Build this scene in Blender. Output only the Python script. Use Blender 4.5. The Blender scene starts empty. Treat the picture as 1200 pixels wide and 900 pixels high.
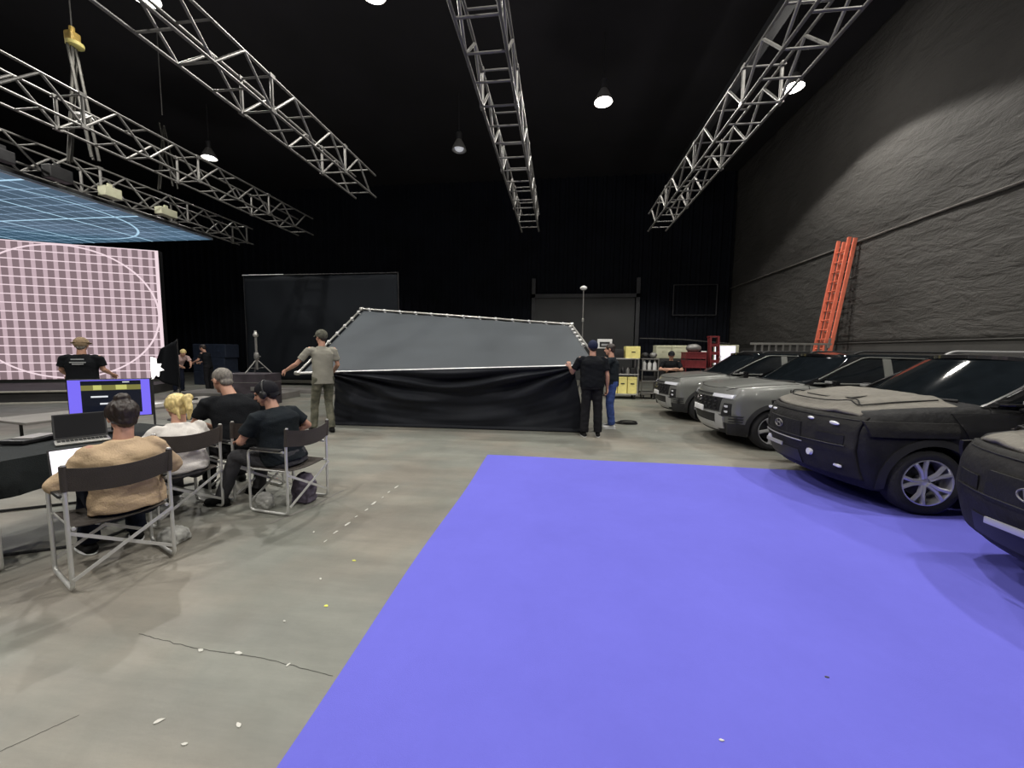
import bpy, bmesh, math, random
from math import pi, sin, cos, tan, atan, atan2, sqrt, radians as R
from mathutils import Vector as V, Matrix, noise
random.seed(7)
SC = bpy.context.scene
COL = SC.collection

# ---------------------------------------------------------------- camera, world, light, exposure
EYE = V((0, 0, 1.6))
YAW, PITCH, ROLL, FPX = atan(55 / 450), atan(39 / 450), 0.011, 450.0
fw = V((-sin(YAW) * cos(PITCH), cos(YAW) * cos(PITCH), -sin(PITCH)))
rt0 = V((cos(YAW), sin(YAW), 0)); up0 = rt0.cross(fw)
rt = rt0 * cos(ROLL) + up0 * sin(ROLL); up = -rt0 * sin(ROLL) + up0 * cos(ROLL)
cam = bpy.data.objects.new('camera', bpy.data.cameras.new('camera'))
cam.data.sensor_fit = 'HORIZONTAL'; cam.data.sensor_width = 36
cam.data.lens = 36 * FPX / 1200; cam.data.clip_start = 0.05; cam.data.clip_end = 200
m3 = Matrix((rt, up, -fw)).transposed()
cam.matrix_world = Matrix.Translation(EYE) @ m3.to_4x4()
COL.objects.link(cam); SC.camera = cam
SC.view_settings.view_transform = 'Standard'; SC.view_settings.look = 'None'
SC.view_settings.gamma = 1; SC.view_settings.use_curve_mapping = False
SC.view_settings.exposure = 0.0
w = bpy.data.worlds.new('world'); SC.world = w; w.use_nodes = True
w.node_tree.nodes['Background'].inputs[0].default_value = (.5, .52, .6, 1)
w.node_tree.nodes['Background'].inputs[1].default_value = 0.02
LAMP_Z = 9.0
LAMP_POWER = 960
LAMPS = [(1.14, 12.35), (6.33, 12.27), (-4.02, 8.26), (-8.91, 7.82), (-13.8, 14.2), (1.3, 4.2), (6.4, 4.2),
         (-3.9, -0.2), (-9, -0.5), (1.3, -4.2), (6.4, -4.2), (-14.5, 6)]

# ---------------------------------------------------------------- materials
def mat(name, col, rough=.6, metal=0, var=.0, scale=8, bump=0, bscale=60, coat=0, emit=None, es=0, stretch=None, col2=None, spec=None, sheen=0, trans=0):
    m = bpy.data.materials.new(name); m.use_nodes = True
    nt = m.node_tree; b = nt.nodes['Principled BSDF']
    b.inputs['Base Color'].default_value = (*col, 1)
    b.inputs['Roughness'].default_value = rough; b.inputs['Metallic'].default_value = metal
    b.inputs['Coat Weight'].default_value = coat
    if spec is not None: b.inputs['Specular IOR Level'].default_value = spec
    if trans: b.inputs['Transmission Weight'].default_value = trans
    if sheen: b.inputs['Sheen Weight'].default_value = sheen
    if emit: b.inputs['Emission Color'].default_value = (*emit, 1); b.inputs['Emission Strength'].default_value = es
    if var or bump:
        tc = nt.nodes.new('ShaderNodeTexCoord'); mp = nt.nodes.new('ShaderNodeMapping')
        nt.links.new(tc.outputs['Object'], mp.inputs[0])
        if stretch: mp.inputs['Scale'].default_value = stretch
    if var:
        n = nt.nodes.new('ShaderNodeTexNoise'); n.inputs['Scale'].default_value = scale; n.inputs['Detail'].default_value = 5
        nt.links.new(mp.outputs[0], n.inputs['Vector'])
        r = nt.nodes.new('ShaderNodeValToRGB'); r.color_ramp.elements[0].position = .3; r.color_ramp.elements[1].position = .7
        c2 = col2 or tuple(min(1, c * (1 + var)) for c in col)
        c1 = col if col2 else tuple(c * (1 - var) for c in col)
        r.color_ramp.elements[0].color = (*c1, 1); r.color_ramp.elements[1].color = (*c2, 1)
        nt.links.new(n.outputs['Fac'], r.inputs[0]); nt.links.new(r.outputs[0], b.inputs['Base Color'])
    if bump:
        n2 = nt.nodes.new('ShaderNodeTexNoise'); n2.inputs['Scale'].default_value = bscale; n2.inputs['Detail'].default_value = 4
        nt.links.new(mp.outputs[0], n2.inputs['Vector'])
        bp = nt.nodes.new('ShaderNodeBump'); bp.inputs['Strength'].default_value = bump; bp.inputs['Distance'].default_value = .02
        nt.links.new(n2.outputs['Fac'], bp.inputs['Height']); nt.links.new(bp.outputs[0], b.inputs['Normal'])
    return m

M = {}
M['alu'] = mat('aluminium', (.55, .54, .51), .35, .75, var=.12, scale=5)
M['alu_dull'] = mat('dull_aluminium', (.21, .205, .195), .5, .5, var=.15, scale=4)
M['chair_tube'] = mat('chair_tube', (.60, .60, .58), .38, .45, var=.06)
M['black_plastic'] = mat('black_plastic', (.012, .012, .013), .5, var=.2)
M['dark_metal'] = mat('dark_metal', (.03, .03, .032), .5, .4, var=.2)
M['chair_fabric'] = mat('chair_fabric', (.055, .046, .040), .9, var=.15, bump=.4, bscale=250)
M['black_cloth'] = mat('black_cloth', (.006, .0068, .009), .85, spec=.15, var=.2, scale=3, bump=.3, bscale=180)
M['table_cloth'] = mat('table_cloth', (.014, .017, .018), .8, spec=.2, var=.2, scale=4, bump=.3, bscale=160)
M['grey_sheet'] = mat('grey_sheet', (.046, .054, .063), .8, var=.07, scale=1.2, bump=.2, bscale=120)
M['slate_sheet'] = mat('slate_sheet', (.0105, .0125, .016), .85, spec=.15, var=.12, scale=.7)
M['drape'] = mat('drape', (.005, .0062, .0105), .95, spec=.2, var=.3, scale=.8)
M['white'] = mat('white_paint', (.75, .75, .74), .4)
M['pipe_white'] = mat('pipe_white', (.8, .8, .8), .35, .2)
M['yellow'] = mat('yellow_plastic', (.88, .78, .28), .55, var=.08)
M['cream'] = mat('cream_board', (.50, .50, .36), .6, var=.06)
M['red'] = mat('red_paint', (.17, .02, .024), .5, var=.2)
M['orange'] = mat('orange_fibreglass', (.80, .20, .12), .5, var=.1)
M['skin'] = mat('skin', (.48, .26, .18), .55, var=.08, scale=20)
M['skin_dark'] = mat('skin_dark', (.30, .15, .095), .55, var=.08, scale=20)
M['rubber'] = mat('rubber', (.012, .012, .013), .8, var=.2, scale=20, bump=.3)
M['rim'] = mat('rim', (.62, .62, .66), .3, .7)
M['rim_dark'] = mat('rim_dark', (.05, .05, .055), .35, .6)
M['glass'] = mat('tinted_glass', (.006, .008, .010), .04, 0, spec=.6, var=.2)
M['paint'] = mat('grey_car_paint', (.150, .154, .143), .42, .2, var=.03, coat=.5)
M['paint_black'] = mat('black_car_paint', (.008, .008, .009), .15, 0, coat=.6, var=.1)
M['paint_dark'] = mat('dark_car_paint', (.028, .028, .030), .25, .4, coat=.8, var=.1)
M['clad'] = mat('cladding', (.011, .011, .012), .65, var=.15, scale=30)
M['camo'] = mat('camo_vinyl', (.010, .010, .011), .6, spec=.3, var=.25, scale=5, bump=.5, bscale=14)
M['camo_hood'] = mat('camo_hood_vinyl', (.15, .14, .12), .8, var=.12, scale=9, bump=.35, bscale=40)
M['camo_mid'] = mat('camo_mid_vinyl', (.017, .0165, .016), .7, spec=.25, var=.2, scale=6, bump=.4, bscale=20)
M['chrome'] = mat('chrome', (.8, .8, .82), .15, 1)
M['silver'] = mat('silver_trim', (.5, .5, .5), .3, .5)
M['lens'] = mat('lamp_lens', (.78, .79, .85), .15, .1, coat=1)
M['plate'] = mat('plate_white', (.8, .8, .8), .5)
M['screen_white'] = mat('screen_white', (.8, .8, .85), .4, emit=(.88, .86, .98), es=.75)

# ---------------------------------------------------------------- object helpers
def tag(o, label=None, cat=None, group=None, kind=None):
    if label: o['label'] = label
    if cat: o['category'] = cat
    if group: o['group'] = group
    if kind: o['kind'] = kind
    return o
def thing(name, label, cat, loc=(0, 0, 0), rz=0, group=None):
    o = bpy.data.objects.new(name, None); COL.objects.link(o); o.empty_display_size = .1
    o.location = loc; o.rotation_euler = (0, 0, rz)
    return tag(o, label, cat, group)
def copy_tree(o, parent=None):
    c = o.copy(); COL.objects.link(c)
    if parent: c.parent = parent
    for ch in list(o.children): copy_tree(ch, c)
    return c

class MB:
    def __init__(s): s.bm = bmesh.new()
    def verts(s, pts): return [s.bm.verts.new(p) for p in pts]
    def face(s, vs):
        try: return s.bm.faces.new(vs)
        except ValueError: return None
    def poly(s, pts): s.face(s.verts(pts)); return s
    def box(s, c, size, rot=None, bev=0):
        x, y, z = [d / 2 for d in size]; c = V(c)
        co = [V((i, j, k)) for i in (-x, x) for j in (-y, y) for k in (-z, z)]
        if rot is not None: co = [rot @ p for p in co]
        v = s.verts([c + p for p in co])
        fs = [(0, 1, 3, 2), (4, 6, 7, 5), (0, 4, 5, 1), (2, 3, 7, 6), (0, 2, 6, 4), (1, 5, 7, 3)]
        F = [s.face([v[i] for i in f]) for f in fs]
        if bev:
            es = list({e for f in F for e in f.edges})
            bmesh.ops.bevel(s.bm, geom=es, offset=bev, segments=2, affect='EDGES', profile=.6)
        return s
    def box2(s, a, b, bev=0):
        a = V(a); b = V(b); return s.box((a + b) / 2, [abs(q) for q in (b - a)], bev=bev)
    def tube(s, pts, r, n=10, cap=True):
        pts = [V(p) for p in pts]; rr = r if isinstance(r, (list, tuple)) else [r] * len(pts)
        rings = []; t0 = (pts[1] - pts[0]).normalized()
        a = t0.orthogonal().normalized()
        for i, p in enumerate(pts):
            t = (pts[min(i + 1, len(pts) - 1)] - pts[max(i - 1, 0)]).normalized()
            a = (a - t * a.dot(t))
            if a.length < 1e-6: a = t.orthogonal()
            a.normalize(); b = t.cross(a)
            rings.append(s.verts([p + (a * cos(2 * pi * k / n) + b * sin(2 * pi * k / n)) * rr[i] for k in range(n)]))
        for i in range(len(rings) - 1):
            for k in range(n): s.face([rings[i][k], rings[i][(k + 1) % n], rings[i + 1][(k + 1) % n], rings[i + 1][k]])
        if cap: s.face(rings[0][::-1]); s.face(rings[-1])
        return s
    def lathe(s, prof, n=24, origin=(0, 0, 0), axis='z', close=False):
        o = V(origin); rings = []
        for r, h in prof:
            ring = []
            for k in range(n):
                a = 2 * pi * k / n; c, q = r * cos(a), r * sin(a)
                ring.append({'z': V((c, q, h)), 'y': V((c, h, q)), 'x': V((h, c, q))}[axis] + o)
            rings.append(s.verts(ring))
        L = len(rings)
        for i in range(L if close else L - 1):
            A, B = rings[i], rings[(i + 1) % L]
            for k in range(n): s.face([A[k], A[(k + 1) % n], B[(k + 1) % n], B[k]])
        if not close:
            if prof[0][0] > 1e-4: s.face(rings[0][::-1])
            if prof[-1][0] > 1e-4: s.face(rings[-1])
        return s
    def ell(s, c, r, rot=None, n=16):
        c = V(c); top = None; rings = []
        for i in range(1, n // 2):
            th = pi * i / (n // 2)
            pts = [V((r[0] * sin(th) * cos(2 * pi * k / n), r[1] * sin(th) * sin(2 * pi * k / n), r[2] * cos(th))) for k in range(n)]
            if rot is not None: pts = [rot @ p for p in pts]
            rings.append(s.verts([c + p for p in pts]))
        tp = V((0, 0, r[2]));
        if rot is not None: tp = rot @ tp
        t, b = s.verts([c + tp, c - tp])
        for k in range(n):
            s.face([t, rings[0][k], rings[0][(k + 1) % n]]); s.face([b, rings[-1][(k + 1) % n], rings[-1][k]])
            for i in range(len(rings) - 1): s.face([rings[i][k], rings[i + 1][k], rings[i + 1][(k + 1) % n], rings[i][(k + 1) % n]])
        return s
    def cap(s, a, b, ra, rb, n=14):
        a = V(a); b = V(b); d = (b - a); L = d.length
        if L < 1e-5: return s.ell(a, (ra, ra, ra))
        d.normalize(); pts = []; rr = []
        for i in range(5):
            th = pi / 2 * (i / 5) ; pts.append(a - d * ra * cos(th)); rr.append(max(ra * sin(th), ra * .05))
        pts.append(a); rr.append(ra); pts.append(b); rr.append(rb)
        for i in range(4, -1, -1):
            th = pi / 2 * (i / 5); pts.append(b + d * rb * cos(th)); rr.append(max(rb * sin(th), rb * .05))
        return s.tube(pts, rr, n)
    def loft(s, rings, n=24, e=.85):
        # rings: (center, half_side, half_depth, side_vec, depth_vec)
        rs = []
        for c, a, b, sv, dv in rings:
            pts = []
            for k in range(n):
                t = 2 * pi * k / n; cx, sy = cos(t), sin(t)
                pts.append(V(c) + V(sv) * a * math.copysign(abs(cx) ** e, cx) + V(dv) * b * math.copysign(abs(sy) ** e, sy))
            rs.append(s.verts(pts))
        for i in range(len(rs) - 1):
            for k in range(n): s.face([rs[i][k], rs[i][(k + 1) % n], rs[i + 1][(k + 1) % n], rs[i + 1][k]])
        s.face(rs[0][::-1]); s.face(rs[-1]); return s
    def grid(s, fn, nu, nv, flip=False):
        g = [s.verts([fn(i / nu, j / nv) for j in range(nv + 1)]) for i in range(nu + 1)]
        for i in range(nu):
            for j in range(nv):
                q = [g[i][j], g[i + 1][j], g[i + 1][j + 1], g[i][j + 1]]
                s.face(q[::-1] if flip else q)
        return s
    def slab(s, fn, nu, nv, th):
        # closed shell: fn(u,v) gives point, offset along th vector or callable
        off = (lambda u, v: V(th)) if not callable(th) else th
        g = [s.verts([fn(i / nu, j / nv) for j in range(nv + 1)]) for i in range(nu + 1)]
        h = [s.verts([V(fn(i / nu, j / nv)) + off(i / nu, j / nv) for j in range(nv + 1)]) for i in range(nu + 1)]
        for i in range(nu):
            for j in range(nv):
                s.face([g[i][j], g[i + 1][j], g[i + 1][j + 1], g[i][j + 1]]); s.face([h[i][j], h[i][j + 1], h[i + 1][j + 1], h[i + 1][j]])
        for i in range(nu):
            s.face([g[i][0], h[i][0], h[i + 1][0], g[i + 1][0]]); s.face([g[i][nv], g[i + 1][nv], h[i + 1][nv], h[i][nv]])
        for j in range(nv):
            s.face([g[0][j], g[0][j + 1], h[0][j + 1], h[0][j]]); s.face([g[nu][j], h[nu][j], h[nu][j + 1], g[nu][j + 1]])
        return s
    def mesh(s, name):
        bmesh.ops.recalc_face_normals(s.bm, faces=s.bm.faces)
        me = bpy.data.meshes.new(name); s.bm.to_mesh(me); s.bm.free(); return me
    def build(s, name, m, parent=None, smooth=False, label=None):
        me = s.mesh(name); me.materials.append(M[m] if isinstance(m, str) else m)
        o = bpy.data.objects.new(name, me); COL.objects.link(o)
        if parent: o.parent = parent
        if smooth: shade(me, smooth)
        if label: o['label'] = label
        return o
def shade(me, ang=40):
    me.polygons.foreach_set('use_smooth', [True] * len(me.polygons))
    if ang is True: ang = 40
    if ang < 170: me.set_sharp_from_angle(angle=R(ang))
SCRATCH = bpy.data.scenes.new('scratch')
def evaluated_mesh(o):
    with bpy.context.temp_override(scene=SCRATCH, view_layer=SCRATCH.view_layers[0]):
        dg = bpy.context.evaluated_depsgraph_get(); dg.update()
        return bpy.data.meshes.new_from_object(o.evaluated_get(dg))
def remesh(mb, voxel, smooth=3, mods=None):
    me = mb.mesh('tmp'); o = bpy.data.objects.new('tmp', me); SCRATCH.collection.objects.link(o)
    r = o.modifiers.new('r', 'REMESH'); r.mode = 'VOXEL'; r.voxel_size = voxel
    if smooth:
        q = o.modifiers.new('s', 'SMOOTH'); q.factor = .5; q.iterations = smooth
    out = evaluated_mesh(o)
    bpy.data.objects.remove(o); bpy.data.meshes.remove(me); return out
def wob(me, fn):
    n = len(me.vertices); co = [0.0] * (3 * n); no = [0.0] * (3 * n)
    me.vertices.foreach_get('co', co); me.vertex_normals.foreach_get('vector', no)
    for i in range(n):
        p = V(co[3 * i:3 * i + 3]); d = fn(p)
        for k in range(3): co[3 * i + k] += no[3 * i + k] * d
    me.vertices.foreach_set('co', co); me.update()
def add_mesh(me, name, m, parent, ang=180):
    me.name = name; me.materials.clear(); me.materials.append(M[m] if isinstance(m, str) else m); shade(me, ang)
    o = bpy.data.objects.new(name, me); COL.objects.link(o)
    if parent: o.parent = parent
    return o
def interp(tab, x):
    if x <= tab[0][0]: return tab[0][1]
    for (a, p), (b, q) in zip(tab, tab[1:]):
        if x <= b: return p + (q - p) * (x - a) / (b - a)
    return tab[-1][1]
def sm(tab, x, d=.04): return (interp(tab, x - d) + interp(tab, x) * 2 + interp(tab, x + d)) / 4
def arc_pts(corners, r, n=5):
    pts = [V(p) for p in corners]; out = [pts[0]]
    for i in range(1, len(pts) - 1):
        p, a, b = pts[i], (pts[i - 1] - pts[i]), (pts[i + 1] - pts[i])
        rr = min(r, a.length * .45, b.length * .45); A = p + a.normalized() * rr; B = p + b.normalized() * rr
        for k in range(n + 1):
            t = k / n; out.append(A * (1 - t) ** 2 + p * 2 * t * (1 - t) + B * t * t)
    out.append(pts[-1]); return out
def new_tree(name):
    m = bpy.data.materials.new(name); m.use_nodes = True; return m, m.node_tree, m.node_tree.nodes['Principled BSDF']
def nd(nt, t, **k):
    n = nt.nodes.new(t)
    for a, b in k.items():
        if a == 'ins':
            for i, v in b.items(): n.inputs[i].default_value = v
        else: setattr(n, a, b)
    return n
def mth(nt, op, a, b=None, c=None):
    n = nt.nodes.new('ShaderNodeMath'); n.operation = op
    for i, v in enumerate((a, b, c)):
        if v is None: continue
        if isinstance(v, (int, float)): n.inputs[i].default_value = v
        else: nt.links.new(v, n.inputs[i])
    return n.outputs[0]

# ================================================================ SETTING
def floor_material():
    m, nt, b = new_tree('painted_concrete'); L = nt.links.new
    geo = nd(nt, 'ShaderNodeNewGeometry')
    def noise_(scale, det=6, rough=.6, vec=None, dist=0):
        n = nd(nt, 'ShaderNodeTexNoise', ins={'Scale': scale, 'Detail': det, 'Roughness': rough, 'Distortion': dist}); L(vec or geo.outputs['Position'], n.inputs['Vector']); return n.outputs['Fac']
    def ramp(f, p0, c0, p1, c1):
        r = nd(nt, 'ShaderNodeValToRGB'); e = r.color_ramp.elements
        e[0].position = p0; e[0].color = (*c0, 1); e[1].position = p1; e[1].color = (*c1, 1); L(f, r.inputs[0]); return r.outputs[0]
    base = ramp(noise_(.55, 8, .65, dist=.6), .32, (.150, .150, .132), .68, (.215, .213, .192))
    mp = nd(nt, 'ShaderNodeMapping'); mp.inputs['Scale'].default_value = (.35, 2.2, 1); L(geo.outputs['Position'], mp.inputs[0])
    st = ramp(noise_(1.1, 6, .7, mp.outputs[0]), .40, (.86, .86, .86), .66, (1.14, 1.14, 1.12))
    mx = nd(nt, 'ShaderNodeMix', data_type='RGBA', blend_type='MULTIPLY'); mx.inputs[0].default_value = 1; L(base, mx.inputs[6]); L(st, mx.inputs[7])
    hue = ramp(noise_(.8, 3, .5), .42, (.98, 1.01, 1.0), .60, (1.10, 1.02, .97))
    mh = nd(nt, 'ShaderNodeMix', data_type='RGBA', blend_type='MULTIPLY'); mh.inputs[0].default_value = 1; L(mx.outputs[2], mh.inputs[6]); L(hue, mh.inputs[7])
    sp = ramp(noise_(38, 3), .72, (0, 0, 0), .80, (1, 1, 1))
    gate = ramp(noise_(.9, 2), .5, (0, 0, 0), .62, (1, 1, 1))
    fac = mth(nt, 'MULTIPLY', mth(nt, 'MULTIPLY', sp, gate), .3)
    mx2 = nd(nt, 'ShaderNodeMix', data_type='RGBA'); L(fac, mx2.inputs[0]); L(mh.outputs[2], mx2.inputs[6]); mx2.inputs[7].default_value = (.42, .41, .37, 1)
    L(mx2.outputs[2], b.inputs['Base Color'])
    L(ramp(noise_(2.2, 5), .3, (.42, .42, .42), .7, (.62, .62, .62)), b.inputs['Roughness'])
    bp = nd(nt, 'ShaderNodeBump', ins={'Strength': .15, 'Distance': .01}); L(noise_(25, 5), bp.inputs['Height']); L(bp.outputs[0], b.inputs['Normal'])
    return m
def wall_material():
    m, nt, b = new_tree('quilted_black_wall'); L = nt.links.new
    geo = nd(nt, 'ShaderNodeNewGeometry'); mp = nd(nt, 'ShaderNodeMapping'); mp.inputs['Scale'].default_value = (1, .55, 1.5); L(geo.outputs['Position'], mp.inputs[0])
    n = nd(nt, 'ShaderNodeTexNoise', ins={'Scale': 2.6, 'Detail': 5, 'Roughness': .62, 'Distortion': .35}); L(mp.outputs[0], n.inputs['Vector'])
    n2 = nd(nt, 'ShaderNodeTexNoise', ins={'Scale': .35, 'Detail': 3}); L(geo.outputs['Position'], n2.inputs['Vector'])
    r = nd(nt, 'ShaderNodeValToRGB'); e = r.color_ramp.elements
    e[0].position = .3; e[0].color = (.044, .042, .039, 1); e[1].position = .72; e[1].color = (.066, .062, .058, 1)
    L(n2.outputs['Fac'], r.inputs[0]); L(r.outputs[0], b.inputs['Base Color']); b.inputs['Roughness'].default_value = .8
    bp = nd(nt, 'ShaderNodeBump', ins={'Strength': .9, 'Distance': .11}); L(n.outputs['Fac'], bp.inputs['Height']); L(bp.outputs[0], b.inputs['Normal'])
    return m
M['floor'] = floor_material(); M['wall_quilt'] = wall_material()
M['seam_lit'] = mat('seam_lit', (.15, .14, .13), .85, var=.3, scale=2)  # lighter tone paints in the light caught on the seam ridge
M['wall_flat'] = mat('wall_flat', (.055, .053, .050), .85, var=.12, scale=1.5, bump=.3, bscale=6)
M['ceiling'] = mat('ceiling_black', (.010, .009, .012), .95, var=.3, scale=.5)
def struct(mb, name, m): return tag(mb.build(name, m), kind='structure')
XL, XR, YN, YF, ZC = -26, 9, -9, 22, 11
struct(MB().box2((XL, YN, -.2), (XR, YF, 0)), 'floor', 'floor')
struct(MB().box2((XL, YN, ZC), (XR + .3, YF + .3, ZC + .2)), 'ceiling', 'ceiling')
def wall_pt(u, v):
    y = YN + (YF - YN) * u; z = 1.95 + (ZC - 1.95) * v
    d = .10 * noise.noise(V((0, y * .5, z * .8))) + .05 * noise.noise(V((3, y * 1.3, z * 2.2)))
    return V((XR - .02 - abs(d) * .6 , y, z))
wr = MB().slab(wall_pt, 150, 70, (.4, 0, 0)); o = struct(wr, 'wall_right', 'wall_quilt'); shade(o.data, 180)
struct(MB().box2((XR - .03, YN, 0), (XR + .35, YF, 1.95)), 'wall_right_base', 'wall_flat'); bpy.data.objects['wall_right_base'].name = 'wall_right.001'
# seam battens along the right wall
def seam_pt(t, z): y = YN + 31 * t; return V((XR - .07, y, z + .03 * noise.noise(V((9, y * .6, 0)))))
o = struct(MB().tube([seam_pt(i / 60, 5.02) for i in range(61)], .028, 8), 'trim_1', 'seam_lit')
o = struct(MB().tube([V((XR - .05, YN + 31 * i / 20, 1.95)) for i in range(21)], .02, 6), 'trim_2', 'wall_flat')
struct(MB().box2((XL - .2, YN, 0), (XL, YF, ZC)), 'wall_left', 'drape')
struct(MB().box2((XL, YN - .2, 0), (XR, YN, ZC)), 'wall_near', 'drape'); bpy.data.objects['wall_near'].name = 'wall_behind'
bw = MB()
for i in range(70):    # pleated black drape on the far wall
    x0 = XL + .5 * i; bw.tube([(x0 + .25, YF - .02, 0), (x0 + .25, YF - .02, ZC)], .12, 6, cap=False)
bw.box2((XL, YF, 0), (XR, YF + .25, ZC)); struct(bw, 'wall_back', 'drape')
M['door_dark'] = mat('door_dark', (.032, .033, .035), .7, var=.12, scale=1)
M['frame_dark'] = mat('frame_dark', (.035, .036, .04), .6, .2, var=.2, scale=2)
d = struct(MB().box2((-1.40, YF - .22, 0), (4.0, YF - .15, 4.55)), 'door_1', 'door_dark')
for x in (-1.5, 4.15): MB().box2((x - .1, YF - .3, 0), (x + .1, YF - .12, 5.6)).build('door_post', 'frame_dark', d)
MB().box2((-1.6, YF - .3, 4.55), (4.25, YF - .12, 4.75)).build('door_header', 'frame_dark', d)
MB().tube([(1.25, YF - .25, 0), (1.25, YF - .25, 4.55)], .03, 6).build('door_seam', 'black_plastic', d)
struct(MB().tube([(4.3, YF - .4, 2.35), (6.5, YF - .4, 2.30), (8.9, YF - .4, 2.1)], .025, 6), 'trim_3', 'alu_dull')
fr = MB()
for a, b in (((6.0, 3.6), (6.0, 5.2)), ((6.0, 5.2), (8.2, 5.2)), ((8.2, 5.2), (8.2, 3.6)), ((6.0, 3.6), (8.2, 3.6))):
    fr.tube([(a[0], YF - .2, a[1]), (b[0], YF - .2, b[1])], .03, 6)
struct(fr, 'window_1', 'frame_dark')
# roof beam faintly seen between trusses
struct(MB().box2((5.0, YN, 9.6), (5.25, 20, 9.95)), 'trim_4', 'frame_dark')

# carpet
def carpet_material():
    m, nt, b = new_tree('violet_carpet'); L = nt.links.new
    geo = nd(nt, 'ShaderNodeNewGeometry')
    n = nd(nt, 'ShaderNodeTexNoise', ins={'Scale': 1.3, 'Detail': 8, 'Roughness': .7}); L(geo.outputs['Position'], n.inputs['Vector'])
    r = nd(nt, 'ShaderNodeValToRGB'); e = r.color_ramp.elements
    e[0].position = .25; e[0].color = (.122, .120, .54, 1); e[1].position = .8; e[1].color = (.142, .139, .61, 1)
    L(n.outputs['Fac'], r.inputs[0]); L(r.outputs[0], b.inputs['Base Color'])
    b.inputs['Roughness'].default_value = .95; b.inputs['Specular IOR Level'].default_value = .15
    n2 = nd(nt, 'ShaderNodeTexNoise', ins={'Scale': 300, 'Detail': 2}); L(geo.outputs['Position'], n2.inputs['Vector'])
    bp = nd(nt, 'ShaderNodeBump', ins={'Strength': .3, 'Distance': .004}); L(n2.outputs['Fac'], bp.inputs['Height']); L(bp.outputs[0], b.inputs['Normal'])
    return m
M['carpet'] = carpet_material()
def carpet_pt(u, v):
    x = -1.05 + 7.6 * u; y = -2.5 + 8.05 * v
    y += (.05 * (1 - u) + .0) * (v) + .012 * sin(u * 21) * v; x += .012 * sin(v * 17) * (1 - u)
    if v > .99: y += .1 * (1 - u)
    return V((x, y, .0005))
tag(MB().slab(carpet_pt, 40, 40, (0, 0, .004)).build('carpet', 'carpet'), 'large flat violet blue carpet laid on the grey concrete floor', 'carpet')

# ================================================================ TRUSSES
TR = {}
def part_obj(name, key, fn, m, parent, loc, rot=(0, 0, 0)):
    if key not in TR:
        mb = MB(); fn(mb); me = mb.mesh(name); me.materials.append(M[m]); shade(me, 50); TR[key] = me
    o = bpy.data.objects.new(name, TR[key]); COL.objects.link(o); o.parent = parent; o.location = loc; o.rotation_euler = rot; return o
def truss(x, z, y0, y1, label, w=.61, h=.6, m='alu_dull', bay=.61):
    t = thing('box_truss', label, 'truss', (x, y0, z), 0); L = y1 - y0
    def joint(dx, dz): return lambda mb: mb.tube([(0, 0, 0), (0, L, 0)], .026, 8)
    for dx in (0, w):
        for dz in (0, h): part_obj('chord', ('c', L, m), joint(0, 0), m, t, (dx, 0, dz))
    n = int(L / bay)
    for i in range(n + 1):
        for dz in (0, h):
            if dz and i % 2: continue
            part_obj('rung', ('r', w, m), lambda mb: mb.tube([(0, 0, 0), (w, 0, 0)], .019, 8), m, t, (0, i * bay, dz))
    for i in range(n):
        for dx in (0, w):
            k = i % 2
            part_obj('diagonal', ('d', k, h, m), lambda mb: mb.tube([(0, 0, 0 if k == 0 else h), (0, bay, h if k == 0 else 0)], .024, 8), m, t, (dx, i * bay, 0))
    for i in range(0, n + 1, 4):
        for dx in (0, w): part_obj('upright', ('u', h, m), lambda mb: (mb.tube([(0, 0, 0), (0, 0, h)], .03, 8), mb.box((0, .0, 0), (.07, .12, .07)), mb.box((0, 0, h), (.07, .12, .07))), m, t, (dx, i * bay, 0))
    return t
truss(-1.45, 5.9, 2.2, 14.3, 'grey box truss overhead near the middle, pointing at the far wall')
truss(3.05, 5.9, 2.6, 14.6, 'grey box truss overhead on the right beside the bright lamp, pointing at the far wall')
truss(-5.95, 5.95, 2.0, 10.9, 'pale box truss overhead running from the top left corner, shorter than the middle one')
truss(-10.0, 5.9, 2.0, 14.0, 'pale box truss at the left in front of the hanging hoist cables')
truss(-12.95, 5.75, 2.0, 14.5, 'box truss lowest at the left, right on top of the blue glowing panel')
# boxes clipped to the lowest truss
for i, (x, y, s, m) in enumerate([(-12.25, 8.3, (.25, .45, .3), 'black_plastic'), (-12.25, 9.4, (.25, .4, .26), 'cream'), (-12.25, 10.9, (.25, .5, .22), 'cream'), (-12.3, 7.4, (.2, .3, .25), 'dark_metal')]):
    o = MB().box((0, 0, 0), s, bev=.02).box((0, 0, s[2] / 2 + .05), (.05, .1, .1)).build('power_box', m)
    o.location = (x + .065, y, 5.745)
    tag(o, ['black power box hanging by the lowest truss left of the cables', 'pale box hanging by the lowest truss just right of the hoist cables', 'pale box on the lowest truss near the far tip of the glowing panel', 'small dark box on the lowest truss nearest the left picture edge'][i], 'box', 'boxes along the lowest truss')

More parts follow.
